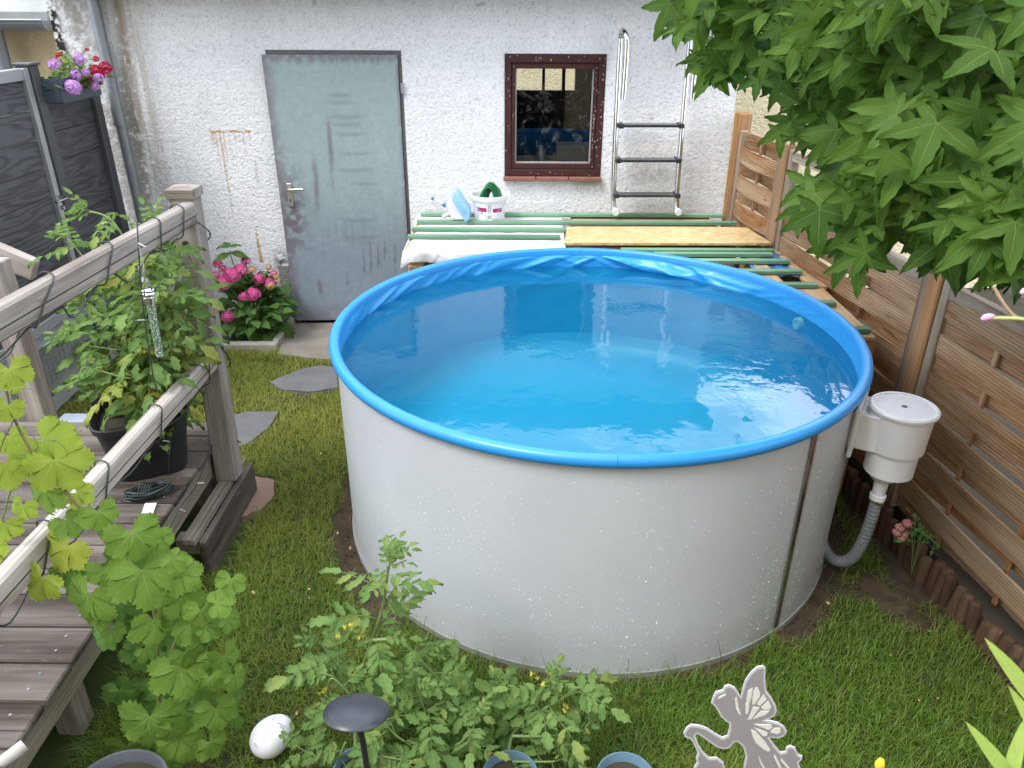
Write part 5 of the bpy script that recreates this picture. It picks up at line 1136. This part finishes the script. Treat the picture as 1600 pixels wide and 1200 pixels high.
for i in range(34):
    u_, v_ = random.choice([(q[0], q[1]) for q in V_ if q[1] > 850 and q[0] > 120]); V_.append((u_+random.gauss(0, 32), v_+random.gauss(0, 30), random.uniform(38, 72), random.uniform(20, 150), random.choice((0, 0, 1))))
for u, v, s, a, k in V_:
    Y = 1.56+random.uniform(-.05, .05)+(.16 if k == 0 else 0)+(.06 if v < 900 and u < 140 else 0); r = ray(u, v); p = atY(u, v, Y); t_ = Y/r.y; size = s/FPX*t_*.56
    ar = math.radians(a+random.uniform(-15, 15)); tc_ = (CAM-p).normalized(); tip = (_R*math.cos(ar)-_U*math.sin(ar))-tc_*random.uniform(.0, .35)+Vector((0, 0, -.15))
    nn = tc_*.75+Vector((0, 0, .55))+rv(.22); p2 = p-tip.normalized()*size*.35
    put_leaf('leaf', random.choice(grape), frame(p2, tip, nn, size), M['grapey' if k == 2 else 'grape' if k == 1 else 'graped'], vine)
vp = lambda L: [atY(u, v, 1.62+.02*math.sin(u)) for u, v in L]
for L, r0, r1, mt in (([(255, 1215), (252, 1120), (245, 1010), (235, 930), (190, 880), (130, 800), (60, 720), (25, 660), (10, 610)], .006, .0032, 'vstem'), ([(250, 1060), (290, 960), (300, 900), (330, 935)], .004, .002, 'vstem'), ([(130, 800), (150, 830), (205, 850)], .003, .002, 'stem'), ([(60, 720), (20, 760), (0, 830)], .003, .002, 'stem'), ([(25, 650), (5, 690), (-10, 740)], .002, .001, 'vstem')):
    pts = smooth_path([Vector((-1.02, 1.62, -.02))]+vp(L)[1:] if L[0][1] > 1200 else vp(L), 6); MB().tube(pts, np.linspace(r0, r1, len(pts)), 7).build('stem', M[mt], vine, smooth=True)
b = MB()
for u, v in ((20, 620), (60, 700), (130, 800), (30, 720), (10, 680), (330, 935)):
    p = atY(u, v, 1.6); b.tube(smooth_path([p, p+Vector((.02, -.02, .03)), p+Vector((.05, 0, .02)), p+Vector((.06, .01, -.02)), p+Vector((.045, .015, -.04))], 5), .0009, 4)
b.build('tendril', M['stem'], vine)

# ---- tomato plants in the front bed
M['tomflower'] = pmat('yellow tomato flower', (.62, .50, .06), (.55, .42, .05), 30, .5)
def star_flower(n=6, R=1.0):
    b = MB()
    for k in range(n):
        a = 2*PI*k/n; d = Vector((math.cos(a), math.sin(a), -.25)); s = Vector((-math.sin(a), math.cos(a), 0))*.22
        b.add([(0, 0, .1), d*.55+s, d*1.1, d*.55-s], [(0, 1, 2, 3)])
    b.tube([(0, 0, 0), (0, 0, .5)], [.16, .04], 5); return b.mesh('flower')
tflower = star_flower()
def tomato(loc, stems, label, mats=('tom',), lsize=(.085, .15), name='tomato_plant', seed=1, flowers=(), group=None, per=.05, dr_=(-.35, .35)):
    r = random.Random(seed); t = thing(name, loc, label, 'plant', group)
    for P, r0 in stems:
        pts = smooth_path(P, 8); MB().tube(pts, np.linspace(r0, r0*.45, len(pts)), 7).build('stem', M['stem'], t, smooth=True)
        d = 0; nx = per*.5; az = r.uniform(0, 6)
        for i in range(1, len(pts)):
            d += (pts[i]-pts[i-1]).length
            if d > nx:
                nx += per*r.uniform(.7, 1.3); az += 2.4+r.uniform(-.4, .4); end = i/len(pts); f = .55+.45*math.sin(PI*min(1, end*.9+.12))
                tan = (pts[i]-pts[i-1]).normalized(); out_ = Vector((math.cos(az), math.sin(az), 0)); tip = out_+tan*.5+Vector((0, 0, r.uniform(*dr_)))
                put_leaf('leaf', r.choice(tomleaf), frame(pts[i], tip, Vector((0, 0, 1))+out_*(-.2)+Vector((r.gauss(0, .25), r.gauss(0, .25)-.25, 0)), r.uniform(*lsize)*f), M[r.choice(mats)], t)
        for k in range(3): put_leaf('leaf', r.choice(tomleaf), frame(pts[-1], tan+Vector((r.gauss(0, .6), r.gauss(0, .6), .2)), Vector((0, -.3, 1)), lsize[0]*.62), M[mats[0]], t)
    for p in flowers:
        for k in range(r.choice((2, 3, 4))):
            q = Vector(p)+Vector((r.gauss(0, .008), r.gauss(0, .008), r.gauss(0, .008))); put_leaf('flower', tflower, frame(q, Vector((r.gauss(0, 1), r.gauss(0, 1), .2)), Vector((r.gauss(0, .7), -.8, r.uniform(-.8, .4))), .010), M['tomflower'], t)
    return t
T = lambda L, Y: [atY(u, v, Y+dy) for u, v, dy in [(q+(0,))[:3] for q in L]]
tomato(atZ(560, 1186, 0), [(T([(556, 1195, -.1), (556, 1120), (562, 1060), (585, 990), (598, 945), (606, 885)], 1.66), .0068), (T([(582, 1000), (625, 1003), (665, 1040), (705, 1085), (740, 1150)], 1.63), .005), (T([(557, 1080), (530, 1040), (500, 1005)], 1.62), .0035), (T([(560, 1100), (520, 1060), (510, 1085)], 1.55), .003), (T([(600, 945), (606, 900), (612, 870)], 1.66), .003), (T([(540, 1160), (520, 1190), (470, 1170)], 1.5), .004), (T([(560, 1120), (600, 1080), (640, 1060), (670, 1015)], 1.7), .004)],
       'tall tomato plant with yellow flowers rising in front of the pool wall', flowers=[atY(540, 975, 1.6), atY(538, 990, 1.6), atY(562, 992, 1.62), atY(502, 1078, 1.55)], seed=3, per=.042)
tomato(atZ(797, 1195, 0), [(T([(795, 1200, -.08), (800, 1150), (830, 1120), (845, 1085), (855, 1060)], 1.60), .006), (T([(800, 1150), (860, 1150), (895, 1140)], 1.55), .0045), (T([(790, 1190), (750, 1140), (725, 1100), (712, 1065)], 1.62), .005), (T([(830, 1120), (880, 1090), (905, 1075), (912, 1110)], 1.58), .0035), (T([(795, 1180), (770, 1120), (780, 1080)], 1.66), .0035), (T([(800, 1190), (860, 1190), (880, 1185)], 1.5), .004)],
       'bushy tomato plant with yellow flowers in the blue pot right of the middle', flowers=[atY(838, 1056, 1.6), atY(850, 1066, 1.6), atY(868, 1108, 1.58), atY(885, 1112, 1.58), atY(765, 1178, 1.5)], seed=9, per=.042)
tomato(atZ(680, 1200, 0), [(T([(690, 1215, -.05), (680, 1150), (660, 1100), (650, 1070)], 1.55), .005), (T([(690, 1190), (620, 1150), (600, 1120)], 1.5), .004), (T([(690, 1190), (730, 1160), (745, 1120)], 1.5), .004), (T([(690, 1200), (640, 1190), (590, 1180)], 1.45), .004)],
       'low leafy tomato plant between the two flowering tomato plants', seed=5, per=.04)
# ---- potted tomato on the deck
pc0 = Vector((-1.515, 2.75, DZ+.002)); pp = thing('plant_pot', pc0, 'large black square-cornered plant pot standing on the deck', 'plant pot')
M['potblack'] = pmat('black pot plastic', (.014, .015, .017), (.02, .021, .023), 3, .42, bump=.03)
def rsq(h, r, n=32): return [Vector((h*math.copysign(abs(math.cos(a))**.45, math.cos(a)), h*math.copysign(abs(math.sin(a))**.45, math.sin(a)), 0)) for a in np.linspace(0, 2*PI, n+1)[:-1]]
rings = [(.132, 0), (.136, .004), (.172, .235), (.182, .237), (.186, .262), (.178, .264), (.168, .24), (.163, .20)]; b = MB(); n = 32; Rz = Matrix.Rotation(math.radians(24), 3, 'Z')
for h_, z in rings: b.v += [tuple(pc0+Rz @ p+Vector((0, 0, z))) for p in rsq(h_, 0, n)]
for i in range(len(rings)-1):
    for k in range(n): b.f.append((i*n+k, i*n+(k+1) % n, (i+1)*n+(k+1) % n, (i+1)*n+k))
b.f.append(tuple(range(n-1, -1, -1))); b.build('pot_body', M['potblack'], pp, smooth=30)
b = MB(); b.v = [tuple(pc0+Rz @ p+Vector((0, 0, .205))) for p in rsq(.163, 0, n)]; b.f = [tuple(range(n))]; b.build('soil', M['earth'], pp)
Q = lambda *L: [Vector((-1.488, 2.745, DZ+.18))]+[atY(u, v, y) for u, v, y in L]
tomato((-1.488, 2.745, DZ+.18), [(Q((225, 560, 2.75), (215, 480, 2.78), (205, 400, 2.82), (175, 345, 2.85), (140, 330, 2.86)), .007), (Q((240, 540, 2.7), (255, 470, 2.7), (268, 430, 2.7)), .006), (Q((190, 560, 2.8), (150, 500, 2.8), (130, 480, 2.8)), .005), (Q((200, 520, 2.85), (160, 440, 2.9), (105, 372, 2.95)), .005), (Q((245, 560, 2.68), (258, 500, 2.7), (270, 465, 2.72)), .0045), (Q((215, 600, 2.6), (190, 590, 2.55), (160, 580, 2.55)), .005), (Q((225, 540, 2.72), (225, 450, 2.72), (232, 400, 2.75), (240, 350, 2.8)), .005), (Q((235, 590, 2.66), (248, 560, 2.66), (256, 540, 2.66)), .004), (Q((190, 560, 2.7), (140, 540, 2.68), (120, 530, 2.68)), .004)],
       'bushy potted tomato plant with some yellowing leaves in the black pot on the deck', mats=('tom', 'tom', 'tom', 'tom', 'tom', 'tom', 'tomy'), lsize=(.125, .19), seed=12, per=.034, dr_=(-.8, .15))
# ---- hydrangea
def petals(name, c1, c2):
    t = NT(name); ge_ = t.n('ShaderNodeNewGeometry'); c = t.mix(ge_.outputs['Random Per Island'], c1, c2); t.set(base=c, rough=.6, spec=.2)
    tr = t.n('ShaderNodeBsdfTranslucent'); t.l(c, tr.inputs['Color']); ms = t.n('ShaderNodeMixShader'); ms.inputs[0].default_value = .3
    t.l(t.p.outputs[0], ms.inputs[1]); t.l(tr.outputs[0], ms.inputs[2]); t.l(ms.outputs[0], t.out.inputs[0]); return t.m
M['hpink'] = petals('pink hydrangea petals', (.56, .03, .20), (.80, .20, .44)); M['hpale'] = petals('yellow green young florets', (.56, .52, .14), (.66, .30, .30))
def flower_ball(R, n, ps, seed, flat=.8):
    r = random.Random(seed); b = MB()
    for i in range(n):
        z = r.uniform(-.25, 1); a = 2.39996*i; q = math.sqrt(max(0, 1-z*z)); d = Vector((q*math.cos(a), q*math.sin(a), z*flat)); p = d*R*r.uniform(.88, 1.05); d.normalize(); t1 = d.orthogonal().normalized(); t2 = d.cross(t1); ph = r.uniform(0, 6)
        for k in range(4):
            an = ph+k*PI/2; e1 = t1*math.cos(an)+t2*math.sin(an); e2 = t1*math.cos(an+PI/2)+t2*math.sin(an+PI/2); b.add([p, p+(e1*.62+e2*.42)*ps+d*ps*.16, p+e1*1.05*ps+d*ps*.1, p+(e1*.62-e2*.42)*ps+d*ps*.16], [(0, 1, 2, 3)])
    return b.mesh('flower_head')
heads = [flower_ball(.052, 95, .0125, s) for s in range(3)]
hy = thing('hydrangea', (-1.80, 5.0, .02), 'pink flowering hydrangea bush in the slate bed beside the door', 'hydrangea')
hb_ = Vector((-1.80, 5.0, .03))
for u, v, y, s, mt in ((362, 431, 4.86, 1.05, 'hpink'), (351, 442, 4.84, 1.0, 'hpink'), (376, 422, 4.9, .8, 'hpink'), (404, 436, 4.92, .75, 'hpink'), (396, 460, 4.84, .95, 'hpink'), (382, 464, 4.84, .7, 'hpink'), (420, 443, 4.94, .75, 'hpink'), (356, 495, 4.80, .75, 'hpink'), (428, 428, 5.0, .5, 'hpink'), (384, 408, 5.02, .6, 'hpink'), (340, 412, 4.98, .6, 'hpink'), (336, 431, 4.9, .6, 'hpink'), (394, 422, 4.98, .5, 'hpale'), (422, 446, 4.925, .62, 'hpale'), (431, 432, 4.99, .45, 'hpale'), (420, 418, 5.02, .4, 'hpale'), (348, 420, 4.95, .5, 'hpink')):
    p = atY(u, v, y); put_leaf('flower_head', random.choice(heads), frame(p, Vector((random.gauss(0, 1), 0.3, .1)), Vector((random.gauss(0, .2), -.55, 1)), s*1.05), M[mt], hy)
    MB().tube(smooth_path([hb_, hb_.lerp(p, .5)+Vector((0, 0, .06)), p], 4), .004, 5).build('stem', M['stem'], hy)
for i in range(230):
    a = random.uniform(0, 2*PI); q = math.sqrt(random.random()); hh = random.uniform(.04, 1); w = (.235*math.sin(PI*min(1, hh*.75+.18)))*q
    p = hb_+Vector((.03+1.0*w*math.cos(a), w*.75*math.sin(a)-.03, .02+.36*hh)); o_ = (p-hb_-Vector((0, 0, .08))).normalized()
    put_leaf('leaf', random.choice(hyd), frame(p, o_+Vector((0, -.25, -.35))+rv(.35), Vector((0, -.35, 1))+rv(.25), random.uniform(.085, .13)), M['hydl'], hy)
c = atY(359, 395, 4.98)
MB().tube([hb_, c], .004, 5).build('stem', M['stem'], hy)
for k in range(9):
    a = k*2.1; put_leaf('leaf', random.choice(hyd), frame(c+Vector((0, 0, .04*(k > 3))), Vector((math.cos(a), math.sin(a)*.8, .35 if k > 3 else -.05)), Vector((-.2*math.cos(a), -.3, 1)), .085 if k > 3 else .12), M['hydl'], hy)
# ---- geraniums in their box on the gate post
fb = thing('flower_box', (LX+.05, 4.72, 1.58), 'dark blue-grey flower box hung on the grey fence', 'flower box')
b = MB(); 
for (a, c_) in (((-.075, -.19, 0), (.075, .24, .008)), ((-.083, -.195, .006), (-.075, .245, .13)), ((.075, -.195, .006), (.083, .245, .13)), ((-.075, -.198, .006), (.075, -.19, .13)), ((-.075, .24, .006), (.075, .248, .13))):
    b.span(Vector((LX+.06, 4.72, 1.60))+Vector(a), Vector((LX+.06, 4.72, 1.60))+Vector(c_))
b.build('box_body', pmat('blue grey box plastic', (.055, .075, .10), (.045, .062, .085), 4, .45), fb)
MB().span((LX-.012, 4.54, 1.71), (LX+.131, 4.955, 1.712)).build('soil', M['earth'], fb)
ge = thing('geranium', (LX+.06, 4.75, 1.71), 'geranium with lilac and red flowers in the box on the grey fence', 'geranium')
M['lilac'] = petals('lilac petals', (.48, .18, .58), (.76, .50, .80)); M['red'] = petals('red petals', (.36, .004, .04), (.66, .02, .11))
gh = [flower_ball(.034, 46, .0125, 20+s, .9) for s in range(2)]; gc_ = Vector((LX+.07, 4.76, 1.70))
for u, v, y, s, mt in ((123, 93, 4.72, .95, 'lilac'), (117, 117, 4.66, .95, 'lilac'), (114, 137, 4.58, 1.25, 'lilac'), (86, 102, 4.6, 1.0, 'lilac'), (134, 113, 4.70, .65, 'lilac'), (154, 123, 4.80, .9, 'lilac'), (149, 136, 4.76, .75, 'lilac'), (150, 111, 4.84, 1.0, 'red'), (165, 106, 4.9, 1.0, 'red'), (162, 118, 4.86, .7, 'red'), (93, 88, 4.7, .6, 'red'), (136, 78, 4.8, .35, 'red'), (138, 122, 4.76, .55, 'red'), (150, 92, 4.86, .5, 'red')):
    p = atY(u, v, y); put_leaf('flower_head', random.choice(gh), frame(p, Vector((1, random.gauss(0, 1), 0)), Vector((.3, -.6, .7)), s), M[mt], ge); MB().tube(smooth_path([gc_+Vector((0, (p.y-4.76)*.6, 0)), gc_.lerp(p, .6)+Vector((0, 0, .03)), p], 4), .0025, 5).build('stem', M['stem'], ge)
items = []
for i in range(170):
    p = gc_+Vector((random.gauss(.02, .055), random.gauss(0, .11), abs(random.gauss(.02, .06))-.02+.0)); p.z -= .25*max(0, p.x-gc_.x-.06)
    put_leaf('leaf', random.choice(roundl), frame(p, Vector((random.gauss(.3, .6), random.gauss(-.2, .7), -.1)), Vector((.15, -.4, 1))+rv(.35), random.uniform(.024, .040)), M['tom'], ge)
# ---- little rose by the fence
ro = thing('rose_bush', (1.60, 2.52, .0), 'small rose with faded pink blooms between hose and log edging', 'rose')
M['rosep'] = petals('faded pink petals', (.44, .16, .17), (.64, .34, .31)); rb_ = flower_ball(.021, 40, .010, 40, .9)
for u, v in ((1406, 825), (1412, 834), (1402, 832), (1418, 818), (1408, 840)):
    p = atY(u, v, 2.42); put_leaf('flower_head', rb_, frame(p, Vector((1, 0, .2)), Vector((-.3, -.7, .5)), .8), M['rosep'], ro)
for pts in ([(1.66, 2.5, .0), atY(1440, 838, 2.42), atY(1418, 822, 2.42)], [(1.66, 2.5, .0), atY(1440, 838, 2.42), atY(1462, 850, 2.4)], [(1.66, 2.5, 0), atY(1425, 838, 2.42), atY(1410, 835, 2.42)], [(1.66, 2.5, 0), atY(1430, 820, 2.45), atY(1424, 805, 2.45)]): MB().tube(smooth_path(pts, 6), .0022, 5).build('stem', M['stem'], ro)
for i in range(60):
    u, v = random.choice(((1435, 830), (1450, 838), (1465, 852), (1415, 845), (1423, 806), (1442, 826))); p = atY(u+random.gauss(0, 7), v+random.gauss(0, 6), 2.42+random.gauss(0, .02)); put_leaf('leaf', random.choice(hyd), frame(p, rv(1)+Vector((-.3, -.3, 0)), Vector((-.2, -.5, .8))+rv(.4), random.uniform(.015, .026)), M['hydl'], ro)
# ---- tall plants close to the camera on the right
rp_ = thing('garden_plant', (.52, .62, 0), 'out-of-focus pink-budded plant with thin stems at the right edge', 'plant')
MB().tube(smooth_path([(.62, .60, 0), (.60, .60, 1.2), atT(1680, 560, .80), atT(1590, 500, .78), atT(1552, 448, .78)], 8), np.linspace(.0025, .0016, 33), 6).build('stem', pmat('reddish stem', (.30, .20, .12), (.36, .26, .14), 9, .6), rp_)
MB().tube(smooth_path([atT(1680, 560, .80), atT(1620, 505, .78), atT(1545, 497, .77)], 8), np.linspace(.003, .002, 17), 6).build('stem', M['grapey'] if False else pmat('yellow green stem', (.40, .40, .14), (.34, .36, .12), 9, .6), rp_)
bp_ = pmat('pink bud', (.60, .27, .48), (.66, .36, .55), 9, .5)
for u, v, t_ in ((1542, 496, .77), (1603, 455, .78)): MB().lathe([(.001, -.006), (.0038, -.002), (.0034, .003), (.001, .007)], atT(u, v, t_), 10, Matrix.Rotation(1.2, 3, 'Y')).build('bud', bp_, rp_, smooth=True)
ly = thing('lily_plant', (.40, .55, 0), 'out-of-focus plant with long yellow-green leaves at the lower right edge', 'plant')
MB().tube(smooth_path([(.52, .52, 0), (.52, .52, .8), atT(1660, 1230, .75), atT(1640, 1000, .74)], 8), np.linspace(.004, .002, 25), 6).build('stem', M['stem'], ly)
M['lily'] = leafmat('long lily leaf', (.30, .42, .08), (.36, .47, .10), (.40, .50, .16), .4, .45, 3, .08)
def blade(L, w, bend, seed=0):
    b = MB(); n = 10
    for k in range(n+1):
        t = k/n; ww = w*math.sin(PI*(t*.92+.08))**.7*(1-.2*t); p = L*t
        for c, uu in ((-1, 1), (0, 0), (1, 1)): b.v.append((p, c*ww, -bend*t*t+(.25*ww if c else 0)))
    for k in range(n):
        for c in (0, 1):
            f = (k*3+c, k*3+c+1, k*3+4+c, k*3+3+c); b.uv[len(b.f)] = [((1, 0, 1)[q % 3], (q//3)/n) for q in f]; b.f.append(f)
    me = b.mesh('leaf'); me.shade_smooth(); return me
bl_ = [blade(.10, .010, .012), blade(.10, .010, .03)]
for (u0, v0), (u1, v1) in (((1625, 1110), (1568, 1018)), ((1590, 1235), (1538, 1150)), ((1570, 1240), (1598, 1140)), ((1640, 1180), (1600, 1095)), ((1655, 1020), (1700, 900))):
    a = atT(u0, v0, .74); c = atT(u1, v1, .72); L = (c-a).length; put_leaf('leaf', random.choice(bl_), frame(a, c-a, (CAM-a).normalized()+Vector((0, 0, .4)), L/.10), M['lily'], ly)
yf = thing('yellow_flower', (.50, .72, 0), 'single yellow flower bud at the bottom edge right of the fairy', 'flower')
yp = atT(1375, 1194, 1.0); MB().lathe([(.001, -.010), (.0055, -.006), (.0062, .0), (.004, .008), (.001, .012)], yp, 10).build('bud', pmat('yellow bud', (.72, .55, .03), (.65, .48, .03), 9, .5), yf, smooth=True)
MB().tube([yp, yp+Vector((.005, 0, -.2)), Vector((yp.x+.02, yp.y, 0))], .002, 6).build('stem', M['stem'], yf)

# ================================================================ GRASS
N0 = 420000
gx = rng.uniform(-3.2, 1.70, N0); gy = rng.uniform(1.15, 4.95, N0)
nb = bare_at(gx, gy); clump = fbm(gx*7, gy*7, 91); tall = np.zeros(N0)
rpool = np.hypot(gx-PC.x, gy-PC.y); ok = rpool > PR+.012
ok &= rng.random(N0) > np.clip(nb*1.04, 0, .992)
def inrect(x0, x1, y0, y1): return (gx > x0)&(gx < x1)&(gy > y0)&(gy < y1)
ok &= ~inrect(-2.6, -1.585, 4.72, 6)
def inpolyA(P):
    c = np.zeros(N0, bool); n = len(P)
    for i in range(n):
        (x1, y1), (x2, y2) = P[i-1], P[i]
        if y1 == y2: continue
        c ^= ((y1 > gy) != (y2 > gy)) & (gx < (x2-x1)*(gy-y1)/(y2-y1)+x1)
    return c
for P in (slab, px([(422, 597), (440, 608), (480, 612), (528, 606), (527, 574), (500, 571), (470, 577), (445, 586)]), px([(352, 652), (385, 643), (436, 644), (420, 668), (390, 692), (360, 700), (340, 680)]), px([(365, 760), (400, 745), (428, 752), (430, 775), (405, 800), (370, 812), (345, 800)])): ok &= ~inpolyA(P)
ok &= ~inrect(-.70, 1.6, 4.3, 6); ok &= ~((gx < -1.33)&(gy < 3.06)); ok &= ~inrect(-1.30, -1.165, 2.45, 3.2); ok &= gx < FX(gy)-.12; ok &= ~inrect(-3.3, -2.58, 3.5, 4.8)
# keep the density up near the camera, thinner where blades shrink below a pixel
ok &= rng.random(N0) < np.interp(gy, [1.2, 2.4, 4.9], [1, .85, .55])
ok &= rng.random(N0) < .45+.9*clump
gx, gy, clump, nb = gx[ok], gy[ok], clump[ok], nb[ok]; n = len(gx); rpool = np.hypot(gx-PC.x, gy-PC.y)
tall = 1.5*(1-sst(.02, .16, rpool-PR))*(rng.random(n) < .30)+.9*(gx < -1.0)*(gy < 2.9)*(1-sst(-1.32, -.95, gx))+.7*sst(1.42, 1.62, gx+.122*(gy-2.4))*(rng.random(n) < .5)+.8*(1-sst(1.35, 1.75, gy))*(rng.random(n) < .4)+.5*(gy > 4.58)*(gx < -1.4)
hgt = (.020+.020*rng.random(n)+.018*clump)*(1+tall)*(1-.35*nb); wid = .0009+.0010*rng.random(n)
az = rng.uniform(0, 2*PI, n)+2.0*(fbm(gx*3, gy*3, 93)-.5); lean = rng.uniform(.35, 1.6, n)*(.7+.6*fbm(gx*6, gy*6, 94))
dx, dy = np.cos(az), np.sin(az); sx_, sy_ = -dy, dx
gz = np.interp(gy, [0, 9], [-.004, -.004])+(fbm(gx*3, gy*3, 1)-.5)*.025*np.clip((rpool-PR)*4, 0, 1)
b0 = np.stack([gx-sx_*wid, gy-sy_*wid, gz], -1); b1 = np.stack([gx+sx_*wid, gy+sy_*wid, gz], -1)
m_ = .5*hgt; mo = m_*lean*.45; m0 = np.stack([gx+dx*mo-sx_*wid*.8, gy+dy*mo-sy_*wid*.8, gz+m_*.95], -1); m1 = np.stack([gx+dx*mo+sx_*wid*.8, gy+dy*mo+sy_*wid*.8, gz+m_*.95], -1)
tz = np.maximum(.25, np.sqrt(np.maximum(.06, 1-(lean*.62)**2))); to = hgt*lean*.95; tp = np.stack([gx+dx*to, gy+dy*to, gz+hgt*tz], -1)
Vv = np.stack([b0, b1, m1, m0, tp], 1).reshape(-1, 3); ii = np.arange(n)*5
qd = np.stack([ii, ii+1, ii+2, ii+3], -1); td = np.stack([ii+3, ii+2, ii+4], -1)
big = fbm(gx*1.6, gy*1.6, 95); rr_ = rng.random(n)[:, None]
ca = np.array([.082, .17, .016]); cb_ = np.array([.19, .285, .034]); cy = np.array([.37, .36, .065]); cd = np.array([.24, .18, .08])
yel = np.clip(.35*sst(.45, .75, big)+.55*(gx < -.4)*sst(1.9, 3.2, gy)+.15*sst(.35, .7, nb), 0, .8)[:, None]
cg = ca*(1-rr_)+cb_*rr_; cg = cg*(1-yel)+cy*yel; dead = (rng.random(n) < .035+.10*sst(.3, .8, nb))[:, None]; cg = np.where(dead, cd*(.6+.6*rr_), cg)
cg = np.concatenate([cg*.9, np.ones((n, 1))], 1); cv_ = np.repeat(cg[:, None, :], 5, 1).reshape(-1, 4)
gt_ = NT('grass blade'); a_ = gt_.n('ShaderNodeAttribute', attribute_name='tint'); gt_.set(base=a_.outputs['Color'], rough=.5, spec=.35); trn = gt_.n('ShaderNodeBsdfTranslucent'); gt_.l(a_.outputs['Color'], trn.inputs['Color']); ms = gt_.n('ShaderNodeMixShader'); ms.inputs[0].default_value = .35
gt_.l(gt_.p.outputs[0], ms.inputs[1]); gt_.l(trn.outputs[0], ms.inputs[2]); gt_.l(ms.outputs[0], gt_.out.inputs[0])
tag(link('grass', raw_mesh(bpy.data.meshes.new('grass'), Vv, qd, td, cols=cv_), gt_.m), kind='stuff')
# seed stalks standing up against the pool wall, and crumbs of soil and fallen petals
b = MB()
for i in range(75):
    a = random.uniform(-PI*.98, -.1); r = PR+random.uniform(.03, .10); p = PC+Vector((r*math.cos(a), r*math.sin(a), 0)); h = random.uniform(.05, .12); d = Vector((random.gauss(0, .03), random.gauss(0, .03), h)); b.tube([p, p+d*.5+Vector((0, 0, .005)), p+d], [.0011, .0009, .0005], 3, caps=False)
    if random.random() < .3: b.tube([p+d, p+d*1.15], [.0018, .0008], 4)
tag(b.build('grass_stalks', pmat('dark grass stalk', (.05, .075, .02), (.09, .09, .03), 9, .7)), kind='stuff')
b = MB()
for i in range(1500):
    x, y = random.uniform(-1.4, 1.75), random.uniform(1.2, 3.6)
    if random.random() > float(bare_at(np.array([x]), np.array([y]))[0]) or math.hypot(x-PC.x, y-PC.y) < PR+.015 or (x < -1.3): continue
    s = random.uniform(.003, .009); R = Euler((random.random()*6, random.random()*6, 0)).to_matrix(); b.box((x, y, s*.3), (s, s*.8, s*.7), R)
tag(b.build('soil_crumbs', M['earth']), kind='stuff')
items = []
for i in range(260):
    x, y = random.uniform(-1.15, 1.6), random.uniform(1.5, 4.5)
    if math.hypot(x-PC.x, y-PC.y) < PR+.05 or (x > -1.62 and x < -1.0 and y > 4.1) or (x > -.7 and y > 4.2) or (x > FX(y)-.15) or random.random() > float(fbm(np.array([x*4]), np.array([y*4]), 97)[0])*1.3: continue
    for k in range(random.choice((3, 4, 5))):
        a = random.uniform(0, 6.3); items.append((random.choice(hyd), frame(Vector((x, y, .018+random.uniform(0, .02))), Vector((math.cos(a), math.sin(a), random.uniform(0, .5))), Vector((0, 0, 1))+rv(.3), random.uniform(.010, .020))))
tag(link('lawn_weeds', join_meshes('lawn_weeds', items), M['tree1']), kind='stuff')
b = MB()
for i in range(60):
    x, y = random.uniform(-1.1, 1.65), random.uniform(1.4, 3.4)
    if math.hypot(x-PC.x, y-PC.y) < PR+.03: continue
    s = random.uniform(.004, .010); R = Euler((random.gauss(0, .5), random.gauss(0, .5), random.random()*6)).to_matrix(); b.add([Vector((x, y, .03))+R @ Vector((s*p, s*q*.6, 0)) for p, q in ((-1, 0), (0, -1), (1, 0), (0, 1))], [(0, 1, 2, 3)])
tag(b.build('fallen_petals', pmat('dry fallen petals', (.50, .36, .16), (.45, .22, .12), 40, .8)), kind='stuff')
